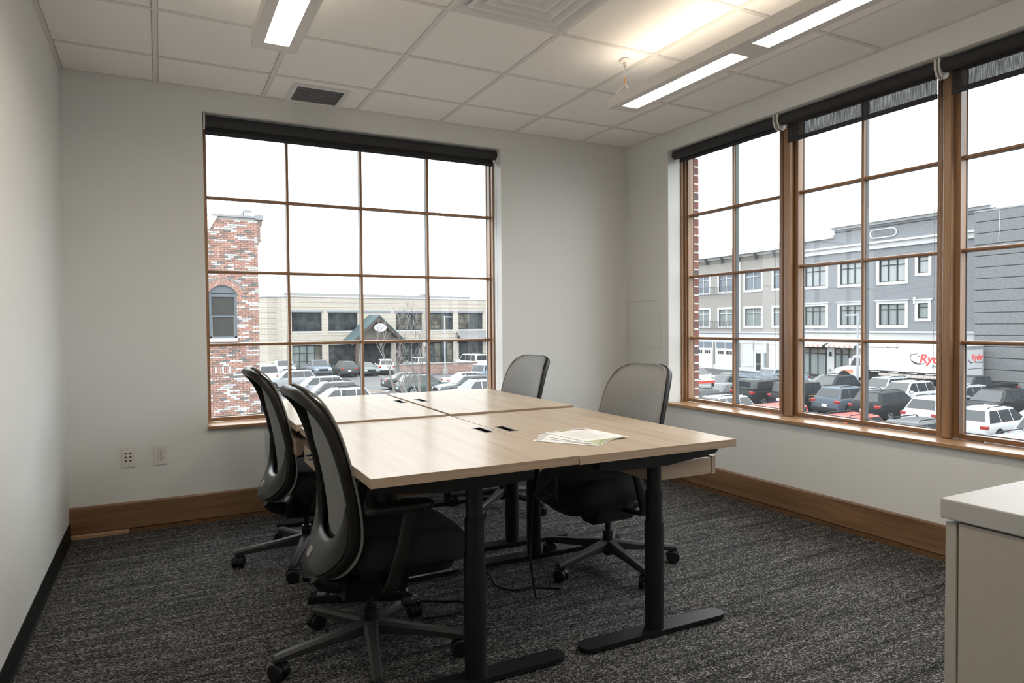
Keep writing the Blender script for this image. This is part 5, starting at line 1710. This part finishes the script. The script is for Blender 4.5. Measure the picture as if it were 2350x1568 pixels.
def car_data(kind):
    if kind in CAR: return CAR[kind]
    k = KIND[kind]
    L, Wd, Hh, belt, bon, tail, gr = k['L'], k['W'], k['H'], k['belt'], k['bon'], k['tail'], k['gr']
    hw = Wd / 2
    D = {}
    boxy = kind in ('off_roader', 'pickup', 'van')
    st = [(-L / 2, 0.90, tail - 0.22, gr + 0.16), (-L / 2 + 0.06, 0.96, tail - 0.02, gr + 0.06), (-L / 2 + 0.30, 0.995, tail, gr), (k['r0'] if k['r0'] > -L / 2 + 0.4 else -L / 2 + 0.42, 1.0, belt, gr),
          (0.0, 1.0, belt, gr), (k['f0'], 1.0, belt - 0.01, gr), (k['f0'] + (L / 2 - k['f0']) * 0.55, 0.985, bon, gr), (L / 2 - 0.22, 0.95, bon - 0.08, gr), (L / 2 - 0.05, 0.90, bon - 0.22, gr + 0.06), (L / 2, 0.84, bon - 0.36, gr + 0.16)]
    rr = []
    for x, ws, zt, zb in st:
        w = hw * ws
        mid = (zt + zb) / 2
        half = [(w * 0.90, zb), (w * 0.985, zb + 0.10), (w, mid), (w * 0.985, zt - 0.10), (w * 0.93, zt - 0.015), (w * 0.72, zt + 0.012)]
        ring = [(x, y, z) for y, z in half] + [(x, 0, zt + 0.022)] + [(x, -y, z) for y, z in reversed(half)]
        rr.append(ring)
    body = MB().rings(rr)
    # greenhouse
    r0, r1, f1, f0, rw = k['r0'], k['r1'], k['f1'], k['f0'], k['rw']
    wb, wt = hw * 0.92, hw * (rw + 0.02)
    zt = Hh - 0.05
    bm = bmesh.new()
    b4 = [bm.verts.new(p) for p in ((r0, -wb, belt - 0.03), (f0, -wb, belt - 0.03), (f0, wb, belt - 0.03), (r0, wb, belt - 0.03))]
    t4 = [bm.verts.new(p) for p in ((r1, -wt, zt), (f1, -wt, zt), (f1, wt, zt), (r1, wt, zt))]
    bm.faces.new(b4[::-1])
    topf = bm.faces.new(t4)
    for i in range(4):
        j = (i + 1) % 4
        bm.faces.new((b4[i], b4[j], t4[j], t4[i]))
    up = [e for e in bm.edges if e.verts[0] in t4 or e.verts[1] in t4]
    bmesh.ops.bevel(bm, geom=up, offset=0.10 if not boxy else 0.06, segments=3, affect='EDGES', profile=0.5)
    body.take(bm)
    if kind == 'pickup':
        x0, x1 = -L / 2 + 0.08, r0 - 0.06
        body.box(x0, x1, -hw * 0.96, -hw * 0.84, tail - 0.05, tail + 0.09).box(x0, x1, hw * 0.84, hw * 0.96, tail - 0.05, tail + 0.09).box(x0, x0 + 0.08, -hw * 0.84, hw * 0.84, tail - 0.05, tail + 0.09)
    D['body'] = body.data('body', CARM['trim'], True, 32)
    # glass: side lights, windscreen, rear light
    def P_(side, u, v, off=0.008):
        """u along the bottom/top (0 rear .. 1 front), v belt .. roof"""
        xb, xt = r0 + (f0 - r0) * u, r1 + (f1 - r1) * u
        y = wb + (wt - wb) * v
        return Vector((xb + (xt - xb) * v, side * (y + off), belt - 0.03 + (zt - belt + 0.03) * v))
    def u_at(x, v):
        xb0, xb1 = r0 + (r1 - r0) * v, f0 + (f1 - f0) * v
        return (x - xb0) / (xb1 - xb0)
    v0, v1 = 0.07, 0.88
    cuts = [0.035] + [None, None] + [0.965]
    pil = k['pil']
    def side_quad(xa, xb_, side):
        def at(x, v): 
            if x is None: return None
            return P_(side, min(0.955, max(0.045, u_at(x, v))), v)
        return [at(xa, v0), at(xb_, v0), at(xb_, v1), at(xa, v1)]
    gap = 0.03
    xs_ = [(-9, pil[0] - gap), (pil[0] + gap, pil[1] - gap), (pil[1] + gap, 9)]
    if kind == 'pickup': xs_ = [(-9, pil[1] - gap), (pil[1] + gap, 9)]
    D['side_window'] = []
    for s in (-1, 1):
        for xa, xb_ in xs_:
            q = side_quad(xa, xb_, s)
            n_ = Vector((0, s, 0))
            D['side_window'].append(MB().rings([[p - n_ * 0.03 for p in q], q]).data('side_window', CARM['glass']))
    fq = [Vector((f0 + (f1 - f0) * v + 0.010, y * (wb + (wt - wb) * v), belt - 0.03 + (zt - belt + 0.03) * v + 0.010)) for y, v in ((-0.90, 0.08), (0.90, 0.08), (0.88, 0.90), (-0.88, 0.90))]
    D['windscreen'] = MB().rings([[p - Vector((0.04, 0, 0.02)) for p in fq], fq]).data('windscreen', CARM['glass'])
    rq = [Vector((r0 + (r1 - r0) * v - 0.010, y * (wb + (wt - wb) * v), belt - 0.03 + (zt - belt + 0.03) * v + 0.008)) for y, v in ((-0.86, 0.16), (0.86, 0.16), (0.82, 0.86), (-0.82, 0.86))]
    D['rear_window'] = MB().rings([[p + Vector((0.04, 0, -0.02)) for p in rq], rq]).data('rear_window', CARM['glass'])
    # lower cladding, bumpers and wheel arches
    wr = 0.345 if kind not in ('pickup', 'off_roader') else 0.40
    xf, xr = L / 2 - 0.93, -L / 2 + 0.95
    tr_ = MB()
    for s in (-1, 1):
        y = s * hw
        for xw in (xf, xr):
            tr_.cyl((xw, y * 0.90, wr + 0.03), (xw, y * 1.004, wr + 0.03), wr + 0.075, n=24)
        tr_.box(xr, xf, min(y * 0.93, y * 0.995), max(y * 0.93, y * 0.995), gr - 0.02, gr + 0.13)
    tr_.rbox(-L / 2 - 0.03, -L / 2 + 0.12, -hw * 0.86, hw * 0.86, gr + 0.08, gr + 0.30, 0.03, 1).rbox(L / 2 - 0.14, L / 2 + 0.03, -hw * 0.80, hw * 0.80, gr + 0.06, gr + 0.24, 0.03, 1)
    D['lower_trim'] = tr_.data('lower_trim', CARM['trim'], True, 40)
    D['grille'] = MB().rbox(L / 2 - 0.10, L / 2 + 0.015, -hw * 0.46, hw * 0.46, bon - 0.40, bon - 0.18, 0.02, 1).data('grille', CARM['trim'])
    D['headlight'] = [MB().rbox(L / 2 - 0.24, L / 2 - 0.03, min(s * hw * 0.50, s * hw * 0.86), max(s * hw * 0.50, s * hw * 0.86), bon - 0.31, bon - 0.16, 0.03, 1).data('headlight', CARM['lamp']) for s in (-1, 1)]
    zt_ = tail - 0.30
    if kind in ('suv', 'wagon', 'van', 'off_roader', 'pickup'):
        D['tail_light'] = [MB().rbox(-L / 2 - 0.012, -L / 2 + 0.20, min(s * hw * 0.66, s * hw * 0.972), max(s * hw * 0.66, s * hw * 0.968), zt_ + 0.09, zt_ + 0.24, 0.02, 1).data('tail_light', CARM['red']) for s in (-1, 1)]
    else:
        D['tail_light'] = [MB().rbox(-L / 2 - 0.010, -L / 2 + 0.24, min(s * hw * 0.52, s * hw * 0.955), max(s * hw * 0.52, s * hw * 0.955), zt_ + 0.05, zt_ + 0.20, 0.02, 1).data('tail_light', CARM['red']) for s in (-1, 1)]
    D['licence_plate'] = MB().rbox(-L / 2 - 0.030, -L / 2 - 0.012 + 0.02, -0.16, 0.16, tail - 0.46, tail - 0.30, 0.004, 1).data('licence_plate', CARM['plate'])
    D['mirror'] = [MB().rbox(f0 - 0.34, f0 - 0.20, min(s * hw * 0.95, s * hw * 1.16), max(s * hw * 0.95, s * hw * 1.16), belt - 0.02, belt + 0.12, 0.03, 1).data('mirror', CARM['trim']) for s in (-1, 1)]
    if kind in ('suv', 'wagon', 'van'):
        D['roof_rail'] = [MB().tube([(r1 + 0.15, s * wt * 0.84, Hh - 0.05), (r1 + 0.25, s * wt * 0.84, Hh + 0.02), (f1 - 0.30, s * wt * 0.84, Hh + 0.02), (f1 - 0.18, s * wt * 0.84, Hh - 0.05)], 0.022, 6).data('roof_rail', CARM['trim']) for s in (-1, 1)]
    wl = MB().rings([[(r * math.cos(a), y, r * math.sin(a)) for a in [2 * PI * i / 22 for i in range(22)]] for r, y in ((wr * 0.66, -0.10), (wr * 0.95, -0.11), (wr, -0.07), (wr, 0.07), (wr * 0.95, 0.11), (wr * 0.66, 0.10))])
    D['wheel'] = wl.data('wheel', CARM['tyre'], True, 40)
    rm = MB().cyl((0, -0.112, 0), (0, -0.07, 0), 0.07, n=12)
    for q in range(5):
        a = 2 * PI * q / 5
        m4 = Matrix.Rotation(a, 4, 'Y')
        rm.box(0.04, wr * 0.62, -0.108, -0.08, -0.035, 0.035, m4)
    rm.rings([[(r * math.cos(a), y, r * math.sin(a)) for a in [2 * PI * i / 22 for i in range(22)]] for r, y in ((wr * 0.58, -0.105), (wr * 0.68, -0.108), (wr * 0.68, -0.08), (wr * 0.58, -0.08))], loop=True)
    D['rim'] = rm.data('rim', CARM['rim'], True, 40)
    D['spots'] = [(xf, -hw + 0.10, wr, 0), (xr, -hw + 0.10, wr, 0), (xf, hw - 0.10, wr, PI), (xr, hw - 0.10, wr, PI)]
    CAR[kind] = D
    return D

def car(name, kind, col, x, y, head, label, group='cars in the car park', mirror_col=True):
    """head: compass of the nose, degrees from +x"""
    if name.startswith('parked_'): name = {'suv': 'parked_suv', 'wagon': 'parked_estate', 'sedan': 'parked_sedan', 'pickup': 'parked_pickup', 'van': 'parked_van', 'off_roader': 'parked_off_roader'}[kind]
    t = thing(name, label, 'car' if kind not in ('pickup', 'van') else ('pickup truck' if kind == 'pickup' else 'van'), (x, y, GRADE), math.radians(head), group)
    D = car_data(kind)
    pm = PAINT[col]
    def part(nm, me, painted=False):
        o = place(nm, me, t)
        if painted:
            o.material_slots[0].link = 'OBJECT'
            o.material_slots[0].material = pm
        return o
    part('body', D['body'], True)
    for me in D['side_window']: part('side_window', me)
    part('windscreen', D['windscreen']); part('rear_window', D['rear_window']); part('lower_trim', D['lower_trim']); part('grille', D['grille'])
    for me in D['headlight']: part('headlight', me)
    for me in D['tail_light']: part('tail_light', me)
    part('licence_plate', D['licence_plate'])
    for me in D['mirror']: part('mirror', me, mirror_col)
    for me in D.get('roof_rail', []): part('roof_rail', me)
    for sx, sy, sz, rz in D['spots']:
        w_ = place('wheel', D['wheel'], t, (sx, sy, sz), rz)
        place('rim', D['rim'], w_)
    return t

R1, R2, R3 = 'cars parked in front of the shop building', 'cars parked in rows seen through the back window', 'cars parked in rows seen through the side windows'
# --- through the back window, far row by the shop
car('parked_pickup', 'pickup', 'silver', 12.6, 73.9, -90, 'silver pickup facing out, behind the white-painted window bar at left', R1)
car('parked_pickup', 'pickup', 'blue_grey', 15.9, 71.4, -90, 'blue-grey pickup with wide dark grille, nose out, before the shop windows', R1)
car('parked_suv', 'suv', 'dark_grey', 18.6, 70.6, 90, 'dark grey crossover showing its tail beside the blue-grey pickup', R1)
car('parked_sedan', 'sedan', 'dark_green', 21.1, 70.8, -90, 'dark sedan nose out, under the gabled porch sign', R1)
car('parked_suv', 'suv', 'white', 23.5, 71.6, 80, 'white crossover with red tail lights, next to the brick planter wall', R1)
car('parked_suv', 'suv', 'silver', 28.5, 74.5, 95, 'silver car mostly hidden by the brick planter wall', R1)
car('parked_suv', 'van', 'white', 35.0, 72.5, 95, 'tall white vehicle at the right end of the brick planter wall', R1)
car('parked_suv', 'suv', 'black', 37.9, 72.2, 95, 'black car at the far right edge of the back window', R1)
# --- near rows
car('parked_van', 'van', 'white', 9.4, 64.0, 90, 'white van rear beside the brick building corner', R2)
car('parked_suv', 'suv', 'silver', 10.4, 57.0, 180, 'silver estate side-on with a red tail lamp, farthest of the left row', R2)
car('parked_suv', 'suv', 'silver', 10.9, 48.2, 180, 'silver sport utility with chrome roof rails in the left row, behind the grey one', R2)
car('parked_suv', 'suv', 'grey', 10.6, 42.6, 180, 'grey estate side-on just above the desk edge', R2)
car('parked_wagon', 'wagon', 'white', 10.2, 38.2, 180, 'white estate with a roof rack, nearest of the left row', R2)
car('parked_pickup', 'pickup', 'dark_grey', 6.0, 44.5, -90, 'dark pickup nose towards us between the chair and brick building', R2)
car('parked_sedan', 'sedan', 'dark_grey', 20.0, 52.4, 0, 'dark sedan with red tail lamps behind the bare sapling, the farther of two', R2)
car('parked_suv', 'wagon', 'dark_green', 19.4, 46.6, 0, 'dark green-grey hatch with red tail lamps right behind the bare sapling', R2)
car('parked_sedan', 'sedan', 'white', 24.6, 49.6, 0, 'white sedan tail beside the dark hatch, seen past the window bar', R2)
car('parked_sedan', 'wagon', 'grey', 21.4, 43.6, 180, 'grey sedan nose left in the lower right pane of the back window', R2)
car('parked_suv', 'suv', 'white', 19.9, 38.4, 180, 'white car nose left just above the desk at the lower right pane', R2)
car('parked_off_roader', 'off_roader', 'pale_blue', 27.6, 53.4, 200, 'pale blue off-roader with upright windscreen at the right edge of the back window', R2)
# --- through the right-hand windows: tail-out row
car('parked_sedan', 'sedan', 'grey', 35.2, 29.5, 0, 'grey sedan tail with a broad plate, left of the black pickup', R3)
pk = car('parked_pickup', 'pickup', 'black', 36.5, 27.0, 0, 'black pickup with a canopy and ladder rack, tail out', R3)
car('parked_sedan', 'suv', 'dark_grey', 37.4, 32.2, 180, 'dark grey sloping car behind the grey sedan', R3)
bj = car('parked_suv', 'off_roader', 'black', 36.3, 24.45, 0, 'black off-roader with orange lettering on its door', R3)
car('parked_suv', 'suv', 'slate_blue', 37.1, 21.75, 0, 'slate blue crossover, tail out with red lamps, left of the black one', R3)
car('parked_suv', 'suv', 'black', 36.8, 19.1, 0, 'black sport utility, tail out with silver wheels, between two others', R3)
car('parked_suv', 'suv', 'white', 36.0, 15.6, 0, 'silver-white crossover showing its sloping tailgate by the wide wooden mullion', R3)
car('parked_wagon', 'wagon', 'white', 34.4, 12.5, 0, 'white estate with black roof rails in the rightmost window', R3)
car('parked_suv', 'suv', 'silver', 33.4, 9.4, 0, 'silver crossover tail cut by the right edge of the view', R3)
# --- nose-in row behind
car('parked_suv', 'suv', 'white', 41.8, 40.0, -90, 'white car side-on in front of the garage doors', R3)
car('parked_sedan', 'sedan', 'silver', 41.9, 36.3, 180, 'silver sedan behind the dark grey sloping car', R3)
car('parked_pickup', 'pickup', 'pale_blue', 44.2, 33.6, 180, 'pale blue pickup cab showing above the black ladder rack', R3)
car('parked_sedan', 'sedan', 'white', 46.4, 30.4, 180, 'white car roof before the striped awnings', R3)
car('parked_suv', 'suv', 'black', 42.6, 27.3, 180, 'black sport utility with chrome window line before the truck', R3)
car('parked_suv', 'suv', 'silver', 44.4, 24.6, 180, 'silver sport utility nose towards us by the truck cab', R3)
car('parked_suv', 'suv', 'white', 42.4, 21.9, 180, 'white sport utility, nose towards us below the truck lettering', R3)
car('parked_suv', 'suv', 'silver', 42.4, 18.6, 180, 'silver car with a wide pale windscreen beside the wooden mullion', R3)
car('parked_suv', 'suv', 'black', 41.4, 16.1, 180, 'black crossover nose on behind the white estate', R3)
car('parked_suv', 'suv', 'silver', 40.6, 12.6, 180, 'silver car at the right edge behind the silver crossover', R3)
car('flatbed_truck', 'pickup', 'black', 48.5, 21.0, 170, 'black flatbed truck behind the black crossover', R3)
# --- nearest row, roofs only
car('parked_suv', 'suv', 'dark_grey', 28.9, 25.2, 0, 'dark car roof at the brick-edged pane, under the red bar', R3)
car('parked_suv', 'wagon', 'silver', 26.6, 22.2, 180, 'silver car roof with rails at the bottom of the brick-edged window', R3)
car('parked_off_roader', 'off_roader', 'red', 24.2, 16.7, 180, 'bright red off-roader with a flat roof at the bottom of the middle window', R3)
car('parked_pickup', 'wagon', 'red', 25.4, 13.9, 180, 'red car bonnet and windscreen next to the red off-roader', R3)
car('parked_suv', 'suv', 'dark_grey', 25.8, 11.3, 180, 'dark glossy car roof at the bottom of the middle window, by the mullion', R3)
car('parked_suv', 'wagon', 'silver', 25.9, 7.6, 180, 'silver car roof at the bottom of the rightmost window', R3)

# extras on the pickups and the off-roader
L_ = KIND['pickup']['L']
cp = MB()
bm = bmesh.new()
zb_, zt_ = 1.28, 1.88
vv = [bm.verts.new(p) for p in ((-2.86, -0.92, zb_), (-0.80, -0.92, zb_), (-0.80, 0.92, zb_), (-2.86, 0.92, zb_), (-2.66, -0.76, zt_), (-0.80, -0.76, zt_), (-0.80, 0.76, zt_), (-2.66, 0.76, zt_))]
for f_ in ((3, 2, 1, 0), (4, 5, 6, 7), (0, 1, 5, 4), (1, 2, 6, 5), (2, 3, 7, 6), (3, 0, 4, 7)): bm.faces.new([vv[i] for i in f_])
bmesh.ops.bevel(bm, geom=bm.edges[:], offset=0.06, segments=2, affect='EDGES', profile=0.5)
cp.take(bm)
cap_ = cp.build('bed_canopy', PAINT['dark_grey'], pk, True, 32)
MB().prism([(-2.45, 1.36), (-1.05, 1.36), (-1.10, 1.74), (-2.30, 1.74)], -0.93, -0.84, 'y').build('canopy_window', CARM['glass'], cap_)
MB().prism([(-0.70, 1.36), (0.70, 1.36), (0.58, 1.74), (-0.58, 1.74)], -2.83, -2.74, 'x').build('canopy_window', CARM['glass'], cap_)
rk = MB()
for s in (-1, 1): rk.box(-2.9, 0.6, s * 0.66 - 0.04, s * 0.66 + 0.04, 2.10, 2.18)
for x in (-2.6, -1.6, -0.6, 0.4): rk.box(x - 0.05, x + 0.05, -0.70, 0.70, 2.02, 2.10)
for x in (-2.5, -0.9, 0.6):
    for s in (-1, 1): rk.box(x - 0.03, x + 0.03, s * 0.66 - 0.03, s * 0.66 + 0.03, 1.80, 2.10)
rk.build('ladder_rack', PAINT['pale_blue'], pk)
om = M('orange_door_lettering', (0.30, 0.19, 0.09), 0.6)
lettering('SERVICE', 0.40, om, bj, (-0.70, -0.945, 0.62), (PI / 2, 0, 0), 'door_lettering', 0, 0.004)
MB().box(-0.70, 0.28, -0.948, -0.935, 0.97, 1.03).build('door_stripe', om, bj)
t = thing('red_roof_bar', 'red and yellow striped bar carried over a dark car roof', 'bar', (28.6, 25.3, GRADE), 0)
MB().box(-1.0, 1.0, -0.08, 0.08, 1.97, 2.12).build('beam', PAINT['red'], t)
MB().box(-1.0, 1.0, -0.085, 0.085, 2.12, 2.18).build('stripe', OUT['white'], t)
for x in (-0.9, 0.9): MB().box(x - 0.04, x + 0.04, -0.07, 0.07, 1.74, 1.97).build('bracket', CARM['trim'], t)

# ------------------------------------------------------------------ white box truck
TX = 54.0
tk = thing('box_truck', 'long white rental box truck with red lettering, parked along the street', 'truck', (TX, 0, GRADE), 0)
y0, y1 = 24.5, 32.6
zb_, zt_ = Z(-3.02), Z(-0.62)
tw_ = M('truck_white', (0.43, 0.445, 0.46), 0.4)
MB().rbox(0, 2.5, y0, y1, zb_, zt_, 0.04, 1).build('cargo_box', tw_, tk, True, 30)
MB().box(-0.012, 0.05, y0 + 0.02, y1 - 0.02, zb_, zb_ + 0.17).build('lower_rail', CARM['trim'], tk)
for k in range(5):
    MB().box(-0.020, 0.0, y0 + 0.5 + k * 1.55, y0 + 1.4 + k * 1.55, zb_ + 0.05, zb_ + 0.10).build('marker_strip', tw_, tk)
MB().box(0.3, 2.2, y0 + 0.2, y1 + 2.2, 0.62, zb_).build('chassis', CARM['trim'], tk)
sk = MB()
for k in range(12): sk.box(0.02, 0.06, y0 + 0.6 + k * 0.5, y0 + 0.95 + k * 0.5, zb_ - 0.22, zb_ - 0.08)
sk.box(0.06, 0.12, y0 + 0.4, y1 - 1.2, zb_ - 0.30, zb_ - 0.02)
sk.build('side_skirt', OUT['stripe2'], tk)
# cab: bonnet sloping to the front (+y)
cb = MB()
cb.prism([(y1 + 0.05, 0.75), (y1 + 0.05, 2.45), (y1 + 0.35, 2.62), (y1 + 1.15, 2.60), (y1 + 1.62, 1.72), (y1 + 2.9, 1.42), (y1 + 3.05, 1.25), (y1 + 3.05, 0.62), (y1 + 1.4, 0.62)], 0.12, 2.38, 'x')
cb.build('cab', tw_, tk)
MB().prism([(y1 + 0.55, 1.72), (y1 + 0.55, 2.42), (y1 + 1.10, 2.42), (y1 + 1.42, 1.72)], 0.105, 0.13, 'x').build('cab_window', CARM['glass'], tk)
MB().prism([(y1 + 1.18, 2.52), (y1 + 1.22, 2.56), (y1 + 1.66, 1.78), (y1 + 1.60, 1.76)], 0.22, 2.28, 'x').build('windscreen', CARM['glass'], tk)
MB().rbox(-0.10, 0.02, y1 + 1.28, y1 + 1.48, 1.75, 2.30, 0.03, 1).build('mirror', tw_, tk)
MB().prism([(y1 + 1.25, 1.36), (y1 + 2.4, 1.22), (y1 + 1.7, 1.06), (y1 + 1.15, 1.0)], 0.108, 0.125, 'x').build('cab_stripe', M('orange_red_stripe', (0.55, 0.16, 0.08), 0.5), tk)
for yy in (y1 + 2.05, y0 + 1.6, y0 + 2.75):
    for xx, rz in ((0.30, 0), (2.20, PI)):
        w_ = place('wheel', CAR['pickup']['wheel'], tk, (xx, yy, 0.50), -PI / 2 + rz)
        w_.scale = (1.25, 1.6, 1.25)
        place('rim', CAR['pickup']['rim'], w_)
MB().cyl((0.10, y1 + 2.05, 0.56), (0.118, y1 + 2.05, 0.56), 0.66, n=26).build('wheel_arch', CARM['trim'], tk)
RR = (PI / 2, 0, -PI / 2)
red = M('truck_lettering_red', (0.62, 0.035, 0.03), 0.5)
blk = M('truck_lettering_black', (0.03, 0.03, 0.035), 0.5)
lettering('Ryder', 0.98, red, tk, (-0.014, 27.95, Z(-2.05)), RR, 'truck_lettering', 0.25, 0.022)
lettering('Ever better.', 0.34, blk, tk, (-0.014, 26.95, Z(-2.42)), RR, 'truck_slogan', 0.2, 0.0)
lettering('Rental Reservations: 1-800-81-RYDER', 0.175, blk, tk, (-0.014, 32.35, Z(-0.95)), RR, 'truck_phone_line', 0.0, 0.0)
sw = MB()
n_ = 22
ring = []
for k in range(n_ + 1):
    q = math.radians(150 + 150 * k / n_)
    cy_, cz_ = 27.9, Z(-1.68)
    r_ = 1.0
    w_ = 0.012 + 0.075 * math.sin(PI * k / n_)
    y_, z_ = cy_ - 0.75 * math.cos(q) * 1.0, cz_ + 0.48 * math.sin(q)
    ring.append([(-0.016, y_ + w_ * 0.3, z_ + w_), (-0.016, y_ - w_ * 0.3, z_ - w_), (-0.006, y_ - w_ * 0.3, z_ - w_), (-0.006, y_ + w_ * 0.3, z_ + w_)])
sw.rings(ring)
for (a, b, c_) in (((28.75, Z(-1.36)), (28.35, Z(-1.44)), (28.4, Z(-1.38))), ((28.35, Z(-1.44)), (27.95, Z(-1.28)), (28.3, Z(-1.37))), ((28.1, Z(-1.52)), (27.6, Z(-1.58)), (28.05, Z(-1.48)))):
    sw.prism([a, b, c_], -0.016, -0.006, 'x')
sw.build('truck_swoosh', blk, tk)
# rear doors
rd = MB().box(0.05, 2.45, y0 - 0.03, y0, zb_ + 0.02, zt_ - 0.05).build('rear_door_frame', OUT['coping'], tk)
MB().box(0.22, 2.26, y0 - 0.05, y0 - 0.03, zb_ + 0.08, zt_ - 0.34).build('rear_door', tw_, tk)
lettering('Ryder', 0.62, red, tk, (0.78, y0 - 0.054, Z(-1.72)), (PI / 2, 0, 0), 'rear_lettering', 0.25, 0.014)
lettering('Ever better.', 0.22, blk, tk, (1.25, y0 - 0.054, Z(-1.98)), (PI / 2, 0, 0), 'rear_slogan', 0.2, 0)
rs = MB()
ring = []
for k in range(15):
    q = math.radians(165 + 120 * k / 14)
    w_ = 0.01 + 0.045 * math.sin(PI * k / 14)
    x_, z_ = 0.86 + 0.50 * math.cos(q), Z(-1.60) + 0.34 * math.sin(q)
    ring.append([(x_, y0 - 0.056, z_ + w_), (x_, y0 - 0.056, z_ - w_), (x_, y0 - 0.05, z_ - w_), (x_, y0 - 0.05, z_ + w_)])
rs.rings(ring).box(0.35, 2.15, y0 - 0.056, y0 - 0.05, Z(-2.42), Z(-2.38)).build('rear_swoosh', blk, tk)
MB().box(0.1, 2.4, y0 - 0.35, y0, 0.70, 0.85).build('rear_bumper', CARM['trim'], tk)
